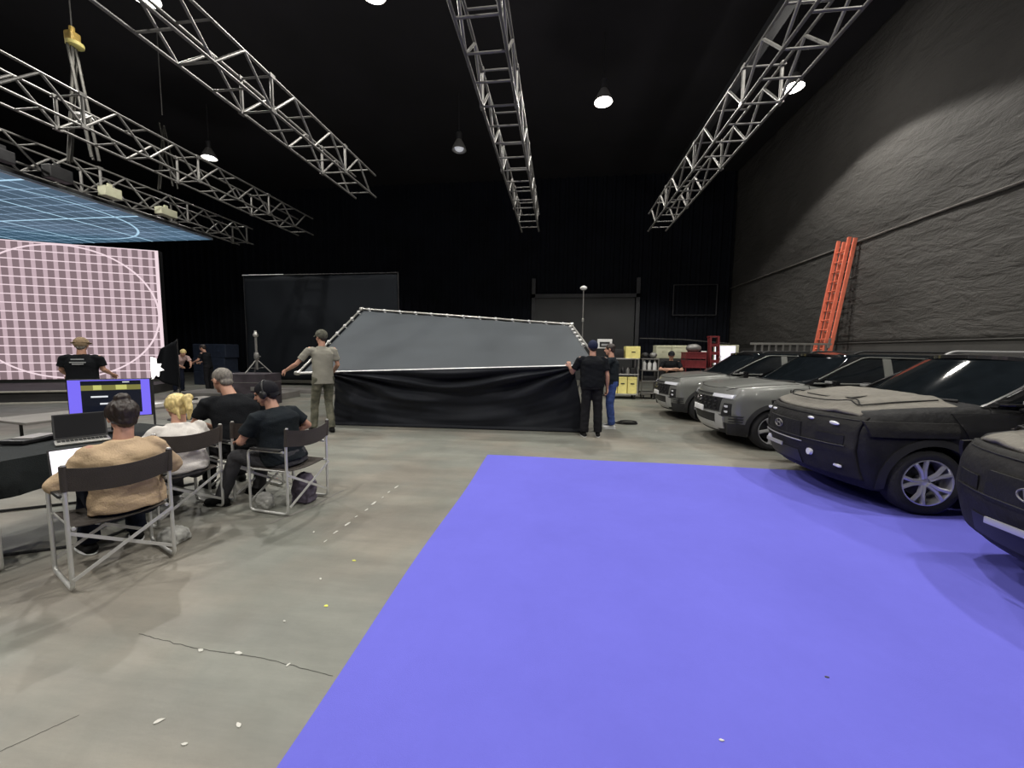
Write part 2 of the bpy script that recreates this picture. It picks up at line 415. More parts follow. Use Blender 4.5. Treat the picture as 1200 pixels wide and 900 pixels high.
# hoist and cable bundles
def hoist(x, y, ztop, zbot, label, yellow, big):
    t = thing('chain_hoist', label, 'hoist', (x, y, zbot)); H_ = ztop - zbot
    MB().tube([(0, 0, H_), (0, 0, ZC - zbot)], .012, 6).build('chain', 'alu_dull', t)
    if yellow:
        MB().box((0, 0, H_ - .12), (.2, .2, .22), bev=.04).tube([(0, 0, H_), (0, 0, H_ + .1)], .05, 8).build('motor_body', 'brass_', t)
        MB().lathe([(.10, 0), (.15, .03), (.15, .10), (.08, .14)], 14, (0.05, 0, H_ - .34)).build('strap', 'yellow', t, 40)
    n = 6 if big else 4
    for k in range(n):
        a = k * 2.4; sp = (.05 + .03 * (k % 3)); side = -1 if k % 2 else 1
        pts = [(side * .04 * q + cos(a) * sp * (1 if q else .5) + (side * .07 * (q / 8) ** 1.3 if big else 0), sin(a) * sp, H_ - .3 - (H_ - .3) * q / 8 + (.02 * sin(q * 3 + k))) for q in range(9)]
        MB().tube(pts, .028 if big else .02, 6).build('cable', 'cable_grey', t, 60)
    if yellow: MB().lathe([(.12, 0), (.18, .02), (.18, .07), (.12, .09)], 16, (.12, 0, .9)).build('clamp', 'white', t, 40)
M['brass_'] = mat('hoist_yellow', (.55, .38, .10), .5, .2, var=.3, scale=9)
M['cable_grey'] = mat('cable_jacket', (.045, .043, .036), .7, var=.3, scale=10)
hoist(-10.9, 7.9, 8.55, 5.8, 'yellow topped chain hoist with a thick bundle of grey cables at the left', True, True)
hoist(-12.1, 10.9, 8.6, 6.45, 'thin faint cable bundle hanging right of the yellow topped hoist', False, False)

# ================================================================ HIGH BAY LAMPS
M['bulb'] = mat('bulb_glow', (1, 1, 1), .5, emit=(1.0, .95, .84), es=60)
M['bulb_dim'] = mat('bulb_glow_far', (1, 1, 1), .5, emit=(.95, .97, 1.0), es=4)
M['bulb_off'] = mat('faint_glow_globe', (.75, .75, .72), .4, emit=(.9, .92, 1), es=.35)  # lamp is off; a faint glow is put into its white globe
M['shade'] = mat('lamp_shade', (.35, .34, .33), .35, .6)
def high_bay(x, y, z, label, kind='on', power=None):
    t = thing('high_bay_lamp', label, 'lamp', (x, y, z), 0)
    MB().tube([(0, 0, .55), (0, 0, ZC - z)], .02, 8).build('rod', 'dark_metal', t)
    MB().lathe([(.10, .36), (.12, .60), (.05, .66)], 20).build('ballast', 'dark_metal', t, 40)
    MB().lathe([(.27, 0), (.24, .10), (.15, .28), (.09, .38), (.085, .375), (.14, .27), (.23, .09), (.262, 0)], 32, close=True).build('reflector', 'shade', t, 40)
    MB().ell((0, 0, .08), (.17, .17, .12), n=20).build('bulb', {'on': 'bulb', 'far': 'bulb_dim', 'off': 'bulb_off'}[kind], t, 180)
    if kind != 'off':
        L = bpy.data.lights.new('lamp_light', 'SPOT'); L.spot_size = R(134); L.spot_blend = .16; L.shadow_soft_size = .12
        L.energy = (power or LAMP_POWER); L.color = (1.0, .965, .90)
        L2 = bpy.data.lights.new('added_spill_light', 'POINT'); L2.energy = (power or LAMP_POWER) * .09; L2.shadow_soft_size = .15; L2.color = L.color  # weak point light added to brighten wall and trusses above the spot cone
        l2 = bpy.data.objects.new('added_spill_light', L2); COL.objects.link(l2); l2.parent = t; l2.location = (0, 0, -.22)
        lo = bpy.data.objects.new('lamp_light', L); COL.objects.link(lo); lo.parent = t; lo.location = (0, 0, -.10)
names = ['bright high bay lamp hanging between the middle and right trusses', 'bright high bay lamp shining just right of the right truss',
         'high bay lamp at the top picture edge between the left and middle trusses', 'high bay lamp glaring behind the truss at the top left',
         'small far high bay lamp above the blue glowing panel']
for i, (x, y) in enumerate(LAMPS):
    if i < 5: high_bay(x, y, LAMP_Z, names[i], 'on' if i < 4 else 'far', None if i<4 else 500)
    else:
        o = high_bay(x, y, LAMP_Z, 'high bay lamp of the hall grid outside the picture', power={10: 500}.get(i))
for o in SC.objects:
    if o.get('label') == 'high bay lamp of the hall grid outside the picture': o['group'] = 'high bay lamps behind the viewer'
high_bay(-3.86, 14.6, LAMP_Z, 'dim white globe lamp left of the middle truss, off, faint glow added', 'off')

# ================================================================ LED SCREENS
def led_wall_mat():
    m = bpy.data.materials.new('led_wall_picture'); m.use_nodes = True; nt = m.node_tree; b = nt.nodes['Principled BSDF']; L = nt.links.new
    tc = nd(nt, 'ShaderNodeTexCoord'); s = nd(nt, 'ShaderNodeSeparateXYZ'); L(tc.outputs['Object'], s.inputs[0]); X, Z = s.outputs[0], s.outputs[2]
    c = .30
    fx = mth(nt, 'FRACT', mth(nt, 'DIVIDE', X, c)); stripe = mth(nt, 'GREATER_THAN', fx, .60)
    fz = mth(nt, 'FRACT', mth(nt, 'DIVIDE', Z, c)); line = mth(nt, 'GREATER_THAN', fz, .885)
    dx = mth(nt, 'DIVIDE', mth(nt, 'SUBTRACT', X, 2.80), 2.74); dz = mth(nt, 'DIVIDE', mth(nt, 'SUBTRACT', Z, 2.4), 2.38)
    rr = mth(nt, 'SQRT', mth(nt, 'ADD', mth(nt, 'MULTIPLY', dx, dx), mth(nt, 'MULTIPLY', dz, dz)))
    circ = mth(nt, 'LESS_THAN', mth(nt, 'ABSOLUTE', mth(nt, 'SUBTRACT', rr, .99)), .011)
    edge = mth(nt, 'LESS_THAN', X, .10)
    a = nd(nt, 'ShaderNodeMix', data_type='RGBA'); L(stripe, a.inputs[0]); a.inputs[6].default_value = (.235, .165, .180, 1); a.inputs[7].default_value = (.56, .42, .46, 1)
    q = nd(nt, 'ShaderNodeMix', data_type='RGBA'); L(mth(nt, 'MAXIMUM', mth(nt, 'MAXIMUM', line, circ), edge), q.inputs[0]); L(a.outputs[2], q.inputs[6]); q.inputs[7].default_value = (.90, .72, .77, 1)
    L(q.outputs[2], b.inputs['Emission Color']); b.inputs['Emission Strength'].default_value = 1
    b.inputs['Base Color'].default_value = (.01, .01, .01, 1); b.inputs['Roughness'].default_value = .6; return m
def led_ceiling_mat():
    m = bpy.data.materials.new('led_ceiling_picture'); m.use_nodes = True; nt = m.node_tree; b = nt.nodes['Principled BSDF']; L = nt.links.new
    tc = nd(nt, 'ShaderNodeTexCoord'); s = nd(nt, 'ShaderNodeSeparateXYZ'); L(tc.outputs['Object'], s.inputs[0]); X, Y_ = s.outputs[0], s.outputs[1]
    def ln(v, c, wd): f = mth(nt, 'FRACT', mth(nt, 'DIVIDE', v, c)); return mth(nt, 'LESS_THAN', f, wd)
    g = mth(nt, 'MAXIMUM', ln(X, .5, .07), ln(Y_, .5, .07)); G4 = mth(nt, 'MAXIMUM', ln(X, 2.5, .028), ln(Y_, 2.5, .028))
    n = nd(nt, 'ShaderNodeTexNoise', ins={'Scale': .5, 'Detail': 3}); mp = nd(nt, 'ShaderNodeMapping'); mp.inputs['Scale'].default_value = (.3, 1.2, 1); L(tc.outputs['Object'], mp.inputs[0]); L(mp.outputs[0], n.inputs['Vector'])
    r = nd(nt, 'ShaderNodeValToRGB'); e = r.color_ramp.elements; e[0].position = .35; e[0].color = (.030, .075, .115, 1); e[1].position = .65; e[1].color = (.085, .150, .225, 1); L(n.outputs['Fac'], r.inputs[0])
    rr = mth(nt, 'SQRT', mth(nt, 'ADD', mth(nt, 'POWER', mth(nt, 'ADD', X, 3.6), 2), mth(nt, 'POWER', mth(nt, 'ADD', Y_, 3.3), 2)))
    circ = mth(nt, 'MULTIPLY', mth(nt, 'LESS_THAN', mth(nt, 'ABSOLUTE', mth(nt, 'SUBTRACT', rr, 2.9)), .03), .8)
    q = nd(nt, 'ShaderNodeMix', data_type='RGBA'); L(mth(nt, 'MULTIPLY', g, .55), q.inputs[0]); L(r.outputs[0], q.inputs[6]); q.inputs[7].default_value = (.42, .62, .86, 1)
    p = nd(nt, 'ShaderNodeMix', data_type='RGBA'); L(mth(nt, 'MAXIMUM', mth(nt, 'MULTIPLY', G4, .85), circ), p.inputs[0]); L(q.outputs[2], p.inputs[6]); p.inputs[7].default_value = (.50, .78, .98, 1)
    L(p.outputs[2], b.inputs['Emission Color']); b.inputs['Emission Strength'].default_value = 1
    b.inputs['Base Color'].default_value = (.01, .01, .01, 1); b.inputs['Roughness'].default_value = .6; return m
sd = V((-4.2, -2.0, 0)).normalized()     # screen runs from its right edge towards the left and nearer
ang = atan2(sd.y, sd.x)
t = thing('led_wall', 'huge pinkish LED wall showing a white grid and circle, behind the standing man', 'screen', (-15.1, 13.1, .4), ang)
tag(MB().box2((0, -.004, 0), (10, .02, 4.8)).build('display', led_wall_mat(), t))
MB().box2((0, -.30, -.02), (10, -.004, 4.82)).build('housing', 'black_plastic', t)
t = thing('led_ceiling', 'blue glowing LED ceiling panel with a thin white grid, slung under the lowest truss', 'screen', (-12.62, 12.92, 5.5))
MB().box2((-11, -11, 0), (0, 0, .02)).build('display', led_ceiling_mat(), t)
MB().box2((-11, -11, .02), (0, 0, .14)).build('housing', 'dark_metal', t)
M['led_rim'] = mat('led_edge', (.5, .6, .75), .3, .3)
MB().box2((-.0, -11, -.01), (.03, 0, .05)).build('edge_trim', 'led_rim', t)
# stage in front of the LED wall
M['crate'] = mat('crate_blue', (.012, .018, .035), .6, var=.3)
M['stage_top'] = mat('stage_top', (.030, .028, .028), .7, var=.3, scale=2)
M['stage_edge'] = mat('stage_edge', (.45, .42, .36), .6, var=.15)
M['deck_grey'] = mat('deck_grey', (.17, .16, .15), .7, var=.2, scale=1.5)
nrm = V((-sd.y, sd.x, 0)); nrm = nrm if nrm.y < 0 else -nrm
t = thing('stage', 'low black stage with a pale front edge under the LED wall', 'stage', (-12.9, 9.75, 0), ang)
MB().box2((0, -3.6 if nrm.dot(V((-sin(ang), cos(ang), 0))) > 0 else 0.02, 0), (9, -.02 if nrm.dot(V((-sin(ang), cos(ang), 0))) > 0 else 3.6, .30)).build('platform', 'stage_top', t)
sgn = 1 if nrm.dot(V((-sin(ang), cos(ang), 0))) > 0 else -1
MB().box2((0, -.02 * sgn, .30), (9, .06 * sgn, .34)).build('edge_strip', 'stage_edge', t)
MB().box2((0, .05 * sgn, 0), (9, .16 * sgn, .03)).build('floor_strip', 'stage_edge', t)
t = MB().box2((0, 0, 0), (3.4, 1.2, .2), bev=.01).build('low_platform', 'deck_grey'); t.location = (-11.9, 10.4, 0); t.rotation_euler.z = .06
tag(t, 'low grey platform beside the stage under the people at the back', 'platform')

# ================================================================ CARS (local: nose at x=0, body runs to +x, viewer's side is -y)
WB0, WB1, WR = .84, 3.45, .335
def c_W(x, z):
    wm = sm([(0, .70), (.1, .785), (.25, .845), (.5, .88), (.85, .895), (1.3, .885), (2.2, .88), (3.3, .895), (3.9, .875), (4.2, .81), (4.33, .72)], x)
    t = (z - .22) / (c_T(x) - .22)
    f = sm([(0, .93), (.12, .975), (.4, 1), (.7, .998), (.86, .98), (.95, .95), (1.0, .90)], t, .03)
    arch = sum(.022 * math.exp(-((x - c) / .42) ** 2) * math.exp(-((z - .55) / .3) ** 2) for c in (WB0, WB1))
    shoulder = .016 * math.exp(-((z - .86) / .05) ** 2) * (1 if .5 < x < 4.1 else .3)
    door = -.022 * math.exp(-((x - 2.15) / .7) ** 4) * math.exp(-((z - .55) / .14) ** 2)
    return wm * f + arch + shoulder + door
def c_T(x): return sm([(0, .90), (.12, .955), (.3, 1.01), (.7, 1.06), (1.2, 1.10), (2, 1.12), (4.0, 1.14), (4.33, 1.08)], x, .05)
def c_B(x): return sm([(0, .25), (.5, .19), (1.2, .21), (3.2, .22), (4.33, .33)], x, .1)
def c_top(x, y):
    q = min(1, abs(y) / .82); rib = .012 * math.exp(-((abs(y) - .52) / .06) ** 2) * (1 if x < 1.15 else 0)
    return c_T(x) + .035 * (1 - q ** 2.2) + rib - .012 * q ** 4
def c_F(y, z): return sm([(.20, .17), (.30, .08), (.45, .03), (.62, .0), (.80, .005), (.90, .04), (.97, .11)], z, .04) + .205 * (abs(y) / .75) ** 2.3
def c_R(y, z): return 4.33 - sm([(.3, .10), (.5, .02), (.9, .04), (1.14, .1)], z, .04) - .12 * (abs(y) / .75) ** 2.6
def g_F(y, z): return 1.10 + (z - 1.08) / .50 * .80 + .20 * (y / .7) ** 2 - .05 * ((z - 1.08) / .5) ** 2
def g_R(y, z): return 4.27 - (z - 1.08) / .50 * .33 - .14 * (y / .7) ** 2
def g_W(x, z):
    q = max(0, (z - 1.08) / .5)
    return (.835 - .185 * q ** 1.3) * sm([(1.1, .93), (1.6, 1), (3.2, 1), (4.3, .90)], x)
def g_roof(x, y): return 1.60 - .022 * ((x - 2.7) / 1.1) ** 2 + .028 * (1 - min(1, abs(y) / .62) ** 2)
def cube_grid(nx, ny, nz, fn):
    mb = MB(); vs = {}
    def v(i, j, k):
        if (i, j, k) not in vs: vs[(i, j, k)] = mb.bm.verts.new(fn(i / nx, 2 * j / ny - 1, k / nz))
        return vs[(i, j, k)]
    for i in range(nx):
        for j in range(ny):
            for k in (0, nz): mb.face([v(i, j, k), v(i + 1, j, k), v(i + 1, j + 1, k), v(i, j + 1, k)])
        for k in range(nz):
            for j in (0, ny): mb.face([v(i, j, k), v(i + 1, j, k), v(i + 1, j, k + 1), v(i, j, k + 1)])
    for j in range(ny):
        for k in range(nz):
            for i in (0, nx): mb.face([v(i, j, k), v(i, j + 1, k), v(i, j + 1, k + 1), v(i, j, k + 1)])
    return mb
def lower_fn(u, v, w):
    x = 4.33 * u; y = v * .8; z = .6
    for _ in range(3):
        zt = c_top(x, y); zb = c_B(x); z = zb + (zt - zb) * w
        a, b = c_F(y, z), c_R(y, z); x = a + (b - a) * u; y = v * c_W(x, z)
    return V((x, y, z))
def cabin_fn(u, v, w):
    x = 1.2 + 3 * u; y = v * .7; z = 1.05
    for _ in range(3):
        z = 1.04 + (g_roof(x, y) - 1.04) * w
        a, b = g_F(y, z), g_R(y, z); x = a + (b - a) * u; y = v * g_W(x, z)
    return V((x, y, z))
def subsurf_bool(mb, cutters, inflate=0):
    me = mb.mesh('t'); o = bpy.data.objects.new('t', me); SCRATCH.collection.objects.link(o)
    s = o.modifiers.new('s', 'SUBSURF'); s.levels = 1; s.render_levels = 1
    if inflate:
        tx = bpy.data.textures.new('puff', 'CLOUDS'); tx.noise_scale = .35
        d = o.modifiers.new('d', 'DISPLACE'); d.strength = inflate; d.mid_level = .2; d.texture = tx; d.texture_coords = 'LOCAL'
    tmp = []
    for cm in cutters:
        c = bpy.data.objects.new('c', cm); SCRATCH.collection.objects.link(c); tmp.append(c)
        b = o.modifiers.new('b', 'BOOLEAN'); b.operation = 'DIFFERENCE'; b.solver = 'EXACT'; b.object = c
    out = evaluated_mesh(o)
    for c in tmp: bpy.data.objects.remove(c)
    bpy.data.objects.remove(o); return out
def arch_cutter(cx, sy):
    mb = MB(); n = 36; r = .385; pts = []
    for k in range(n + 1):
        a = -.35 + (pi + .7) * k / n; pts.append((cx + r * cos(a), .34 + r * sin(a)))
    pts = [(cx + r * 1.0, .0)] + pts + [(cx - r * 1.0, .0)]
    A = mb.verts([(x, sy * .62, z) for x, z in pts]); B = mb.verts([(x, sy * 1.1, z) for x, z in pts])
    mb.face(A); mb.face(B[::-1])
    for i in range(len(pts)): mb.face([A[i], A[(i + 1) % len(pts)], B[(i + 1) % len(pts)], B[i]])
    return mb.mesh('cut')
def body_mesh(inflate=0):
    return subsurf_bool(cube_grid(64, 24, 14, lower_fn), [arch_cutter(c, s) for c in (WB0, WB1) for s in (-1, 1)], inflate)
def side_patch(mb, corners, sgn, W, off=.008, nu=10, nv=6):
    # corners (x,z): bottom-front, bottom-rear, top-rear, top-front
    a, b, c, d = [V((p[0], 0, p[1])) for p in corners]
    def fn(u, v):
        p = (a * (1 - u) + b * u) * (1 - v) + (d * (1 - u) + c * u) * v
        return V((p.x, sgn * (W(p.x, p.z) + off), p.z))
    return mb.slab(fn, nu, nv, (0, -sgn * .03, 0))
def front_patch(mb, corners, F=c_F, off=.010, nu=10, nv=5, th=.04):
    # corners (y,z): lower-left(-y), lower-right(+y), upper-right, upper-left
    a, b, c, d = [V((0, p[0], p[1])) for p in corners]
    def fn(u, v):
        p = (a * (1 - u) + b * u) * (1 - v) + (d * (1 - u) + c * u) * v
        return V((F(p.y, p.z) - off, p.y, p.z))
    return mb.slab(fn, nu, nv, (th, 0, 0))
def top_patch(mb, x0, x1, y0, y1, fn_z, off=.008, nu=12, nv=12, th=-.03):
    def fn(u, v): x = x0 + (x1 - x0) * u; y = y0 + (y1 - y0) * v; return V((x, y, fn_z(x, y) + off))
    return mb.slab(fn, nu, nv, (0, 0, th))
CARMESH = {}
def wheel(parent, x, y, style, sgn):
    # wheel as a part with rim and hub as its pieces; outer face towards sgn*y
    key = ('tyre', sgn)
    if key not in CARMESH:
        mb = MB(); r = WR; w_ = .11
        prof = [(.225, -w_ + .02), (.25, -w_), (.30, -w_ - .004), (.325, -w_ + .02), (r, -w_ + .05), (r, w_ - .05), (.325, w_ - .02), (.30, w_ + .004), (.25, w_), (.225, w_ - .02)]
        mb.lathe([(a, b * sgn) for a, b in prof], 40, axis='y', close=True)
        me = mb.mesh('tyre'); me.materials.append(M['rubber']); shade(me, 50); CARMESH[key] = me
        mb = MB(); mb.lathe([(.232, .105 * sgn), (.232, -.08 * sgn), (.222, -.08 * sgn), (.215, .09 * sgn), (.222, .105 * sgn)], 40, axis='y', close=True)
        mb.lathe([(.05, .0), (.05, .06 * sgn), (.03, .075 * sgn)], 20, axis='y')
        me = mb.mesh('barrel'); me.materials.append(M['rim']); shade(me, 50); CARMESH[('barrel', sgn)] = me
        mb = MB(); mb.lathe([(.0, -.02 * sgn), (.16, -.02 * sgn), (.16, .0), (0, .0)], 28, axis='y')
        mb.lathe([(.22, -.07 * sgn), (.0, -.07 * sgn)], 28, axis='y')
        me = mb.mesh('brake'); me.materials.append(M['dark_metal']); shade(me, 50); CARMESH[('brake', sgn)] = me
    if ('spokes', style, sgn) not in CARMESH:
        mb = MB(); n = 5
        for k in range(n):
            a = 2 * pi * k / n + .3
            d = V((cos(a), 0, sin(a))); p = V((-sin(a), 0, cos(a)))
            if style == 'bright':
                for s2 in (-1, 1):      # each spoke splits into a Y
                    A = d * .04 + p * s2 * .012; Bm = d * .125 + p * s2 * .018; C = d * .215 + p * s2 * .052
                    mb.tube([A + V((0, .07 * sgn, 0)), Bm + V((0, .085 * sgn, 0)), C + V((0, .09 * sgn, 0))], [.018, .020, .022], 6)
            else:
                A = d * .04; C = d * .215
                mb.tube([A + V((0, .06 * sgn, 0)), d * .13 + p * .01 + V((0, .085 * sgn, 0)), C + p * .03 + V((0, .09 * sgn, 0))], [.030, .026, .030], 6)
        me = mb.mesh('spokes'); me.materials.append(M['rim' if style == 'bright' else 'silver']); shade(me, 50); CARMESH[('spokes', style, sgn)] = me
    def mk(name, me, par): o = bpy.data.objects.new(name, me); COL.objects.link(o); o.parent = par; return o
    o = mk('wheel', CARMESH[key], parent); o.location = (x, y, WR); o.rotation_euler = (0, 1.1 * x, 0)
    mk('wheel_rim', CARMESH[('barrel', sgn)], o); mk('spokes', CARMESH[('spokes', style, sgn)], o); mk('brake_disc', CARMESH[('brake', sgn)], o)
def body_part(name, key, make, m, parent, ang=45, label=None):
    if key not in CARMESH:
        r = make(); me = r if isinstance(r, bpy.types.Mesh) else r.mesh(name)
        me.name = name; me.materials.clear(); me.materials.append(M[m]); shade(me, ang); CARMESH[key] = me
    o = bpy.data.objects.new(name, CARMESH[key]); COL.objects.link(o); o.parent = parent
    if label: o['label'] = label
    return o
def car(nose_x, yc, label, camo=False, roof='paint_black', rot=0, lights=True):
    t = thing('suv', label, 'car', (nose_x, yc, .005 if camo else .001), rot, None)
    pm = 'camo' if camo else 'paint'
    body_part('body', ('body', camo), lambda: body_mesh(0), pm, t, 38)
    # cabin glass block + roof + pillars
    body_part('cabin', 'cabin', lambda: subsurf_bool(cube_grid(28, 16, 8, cabin_fn), []), 'glass', t, 60, 'dark tinted windows all round')
    def roof_():
        mb = MB()
        def fn(u, v):
            y = (2 * v - 1) * (.60); zt = 1.56; x0, x1 = g_F(y, zt) - .02, g_R(y, zt) + .03; x = x0 + (x1 - x0) * u
            return V((x, y, g_roof(x, y) + .010 - .035 * abs(2 * v - 1) ** 8 - .02 * (1 - u) ** 12 - .03 * u ** 12))
        return mb.slab(fn, 20, 16, (0, 0, -.04))
    body_part('roof', ('roof', roof), roof_, roof, t, 60)
    def pillar(seq, wd, sg, fz=None):
        mb = MB()
        def fn(u, v):
            k = interp([(i / (len(seq) - 1), p[0]) for i, p in enumerate(seq)], u); z = interp([(i / (len(seq) - 1), p[1]) for i, p in enumerate(seq)], u)
            x = k + (v - .5) * wd; return V((x, sg * (g_W(x, z) + .012), z))
        return mb.slab(fn, 10, 4, (0, -sg * .03, 0))
    for sg in (-1, 1):
        body_part('front_pillar', ('fp', sg, camo), lambda: pillar([(1.36, 1.10), (1.72, 1.30), (2.06, 1.50), (2.22, 1.565)], .11, sg), 'paint_dark' if camo else 'paint_black', t, 60)
        body_part('centre_pillar', ('cp', sg, camo), lambda: pillar([(2.52, 1.12), (2.56, 1.56)], .12, sg), 'paint_dark' if camo else 'paint', t, 60)
        body_part('rear_pillar', ('rp', sg, camo), lambda: pillar([(3.98, 1.12), (3.72, 1.56)], .20, sg), 'paint_dark' if camo else 'paint', t, 60)
        def frame_():
            mb = MB(); pts = [V((x, sg * (g_W(x, z) + .022), z)) for x, z in [(1.42, 1.125)] + [(1.42 + (4.0 - 1.42) * i / 14, 1.125 + .012 * i / 14) for i in range(1, 15)]]
            mb.tube(pts, .014, 6)
            pts = [V((x, sg * (g_W(x, z) + .012), z)) for x, z in [(1.50, 1.19), (1.85, 1.375), (2.2, 1.535)] + [(2.3 + i * .2, 1.55 - .003 * i) for i in range(8)]]
            return mb.tube(pts, .012, 6)
        body_part('window_trim', ('wt', sg, camo), frame_, 'paint_dark' if camo else 'paint', t, 60)
        body_part('roof_rail', ('rr', sg, camo), lambda: MB().tube(arc_pts([(2.15, sg * .575, 1.60), (2.25, sg * .585, 1.645), (3.7, sg * .585, 1.64), (3.85, sg * .57, 1.58)], .08), .017, 8), 'silver' if camo else 'clad', t, 60)
        def mir():
            mb = MB(); c = V((1.60, sg * .99, 1.12))
            mb.box(c, (.11, .19, .14), bev=.035); mb.tube([(1.60, sg * .84, 1.08), (1.6, sg * .93, 1.09)], .022, 8); return mb
        o = body_part('mirror', ('mir', sg, camo), mir, 'clad' if camo else 'paint_black', t, 50)
        body_part('mirror_strip', ('mirs', sg), lambda: MB().box((1.535, sg * .99, 1.16), (.02, .15, .035), bev=.008), 'silver', o, 50)
        # arch trims and sill cladding
        for cx in (WB0, WB1):
            def arch_(cx=cx):
                mb = MB()
                def fn(u, v):
                    a = -.25 + (pi + .5) * u; r = .375 + .065 * v; x = cx + r * cos(a); z = max(.19, .34 + r * sin(a))
                    return V((x, sg * (c_W(max(.05, x), z) + .012 + .008 * (1 - v)), z))
                return mb.slab(fn, 36, 3, (0, -sg * .04, 0))
            body_part('wheel_arch_trim', ('arch', sg, cx), arch_, 'clad', t, 60)
        body_part('sill', ('sill', sg), lambda: side_patch(MB(), [(1.25, .215), (3.05, .225), (3.05, .36), (1.25, .34)], sg, c_W, .015, 16, 3), 'clad', t, 60)
        def gaps():
            mb = MB()
            for xs in ([(1.36, 1.09), (1.33, .75), (1.38, .36)], [(2.50, 1.10), (2.50, .75), (2.48, .36)], [(3.45, 1.10), (3.35, .9), (3.02, .45)]):
                pts = [V((x, sg * (c_W(x, z) + .001), z)) for x, z in [(interp([(0, xs[0][0]), (.5, xs[1][0]), (1, xs[2][0])], k / 12), interp([(0, xs[0][1]), (.5, xs[1][1]), (1, xs[2][1])], k / 12)) for k in range(13)]]
                mb.tube(pts, .0045, 4)
            return mb
        body_part('door_gap', ('gap', sg), gaps, 'black_plastic', t, 60)
        for hx in (2.22, 3.15):
            body_part('door_handle', ('dh', sg, hx, camo), lambda: MB().tube(arc_pts([(hx, sg * (c_W(hx, .9) - .005), .90), (hx + .02, sg * (c_W(hx, .9) + .035), .905), (hx + .2, sg * (c_W(hx, .9) + .035), .91), (hx + .22, sg * (c_W(hx, .9) - .005), .91)], .02), .012, 6), 'paint_dark' if camo else 'paint', t, 60)
        for cx in (WB0, WB1): wheel(t, cx, sg * .775, 'bright' if camo else 'dark', sg)
        body_part('tail_lamp', ('tl', sg), lambda: front_patch(MB(), [(sg * .45, .88), (sg * .76, .88), (sg * .76, 1.0), (sg * .45, 1.0)] if sg > 0 else [(-.76, .88), (-.45, .88), (-.45, 1.0), (-.76, 1.0)], F=c_R, off=-.01, th=-.03), 'red', t, 60)
    body_part('underbody', 'under', lambda: MB().box2((.5, -.6, .17), (3.9, .6, .3), bev=.03), 'clad', t)
    body_part('wiper', 'wiper', lambda: MB().tube([V((g_F(y, 1.10) - .03, y, 1.125 + .01 * abs(y))) for y in (-.62, -.3, 0, .3, .6)], .016, 6), 'clad', t, 60)
    if not camo:
        def grille():
            mb = front_patch(MB(), [(-.56, .60), (.56, .60), (.60, .835), (-.60, .835)], off=.012, nu=16)
            for i in range(9):
                for j in range(4):
                    y = -.50 + i * .125 + (.03 if j % 2 else 0); z = .64 + j * .06
                    mb.box((c_F(y, z) - .018, y, z), (.02, .085, .035), bev=.008)
            return mb
        body_part('grille', 'grille', grille, 'black_plastic', t, 50)
        body_part('emblem', 'emblem', lambda: emblem_mb(0, .78, .09, .05, .03), 'chrome', t, 50)
        body_part('light_bar', 'lbar', lambda: front_patch(MB(), [(-.60, .875), (.60, .875), (.60, .893), (-.60, .893)], off=.014, nu=16), 'clad', t, 50)
        for sg in (-1, 1):
            def hl():
                c = [(.40, .845), (.775, .835), (.785, .90), (.40, .90)]
                if sg < 0: c = [(-.775, .835), (-.40, .845), (-.40, .90), (-.785, .90)]
                return front_patch(MB(), c, off=.020, nu=12)
            body_part('headlight', ('hl', sg), hl, 'lens', t, 50)
            def lo():
                c = [(.60, .52), (.765, .54), (.775, .75), (.66, .75)]
                if sg < 0: c = [(-.765, .54), (-.60, .52), (-.66, .75), (-.775, .75)]
                return front_patch(MB(), c, off=.014, nu=6)
            o = body_part('lamp_recess', ('lr', sg), lo, 'clad', t, 50)
            for z in (.70, .61): body_part('low_lamp', ('ll', sg, z), lambda: MB().box((c_F(.70, z) - .02, sg * .70, z), (.03, .09, .035), bev=.008), 'lens', o, 50)
            def vent():
                mb = MB()
                for k in range(4): side_patch(mb, [(.16, .40 + k * .045), (.36, .40 + k * .045), (.38, .42 + k * .045), (.17, .42 + k * .045)], sg, c_W, .012, 5, 1)
                return mb
            body_part('bumper_vent', ('vent', sg), vent, 'clad', t, 50)
        body_part('chin_cladding', 'chin', lambda: front_patch(MB(), [(-.76, .27), (.76, .27), (.77, .41), (-.77, .41)], off=.014, nu=18), 'clad', t, 50)
        for sg in (-1, 1): body_part('corner_cladding', ('cc', sg), lambda: side_patch(MB(), [(.17, .23), (.46, .21), (.43, .42), (.15, .42)], sg, c_W, .012, 8, 3), 'clad', t, 50)
        body_part('lower_intake', 'intake', lambda: front_patch(MB(), [(-.56, .40), (.56, .40), (.58, .545), (-.58, .545)], off=.012, nu=14), 'black_plastic', t, 50)
        def skid():
            mb = front_patch(MB(), [(-.46, .25), (.46, .25), (.44, .39), (-.44, .39)], off=.022, nu=14)
            for sg in (-1, 1): front_patch(mb, sorted_q(sg, [(.44, .28), (.60, .30), (.64, .50), (.50, .56)]), off=.026, nu=5)
            return front_patch(mb, [(-.60, .545), (.60, .545), (.60, .575), (-.60, .575)], off=.022, nu=14)
        body_part('skid_plate', 'skid', skid, 'silver', t, 50)
        o = body_part('number_plate', 'plate', lambda: MB().box((-.03, .0, .605), (.02, .42, .10), bev=.005), 'plate', t, 50)
        body_part('lip', 'lip', lambda: front_patch(MB(), [(-.72, .215), (.72, .215), (.74, .27), (-.74, .27)], off=.012, nu=14), 'clad', t, 50)
        def hoodgap():
            mb = MB()
            for sg in (-1, 1): mb.tube([V((x, sg * (.70 + .04 * x), c_top(x, sg * (.70 + .04 * x)) + .002)) for x in (.15, .3, .5, .7, .9, 1.1, 1.25)], .005, 4)
            return mb.tube([V((c_F(y, .955) + .03, y, c_top(c_F(y, .955) + .05, y) - .01)) for y in [-.70 + .1 * i for i in range(15)]], .006, 4)
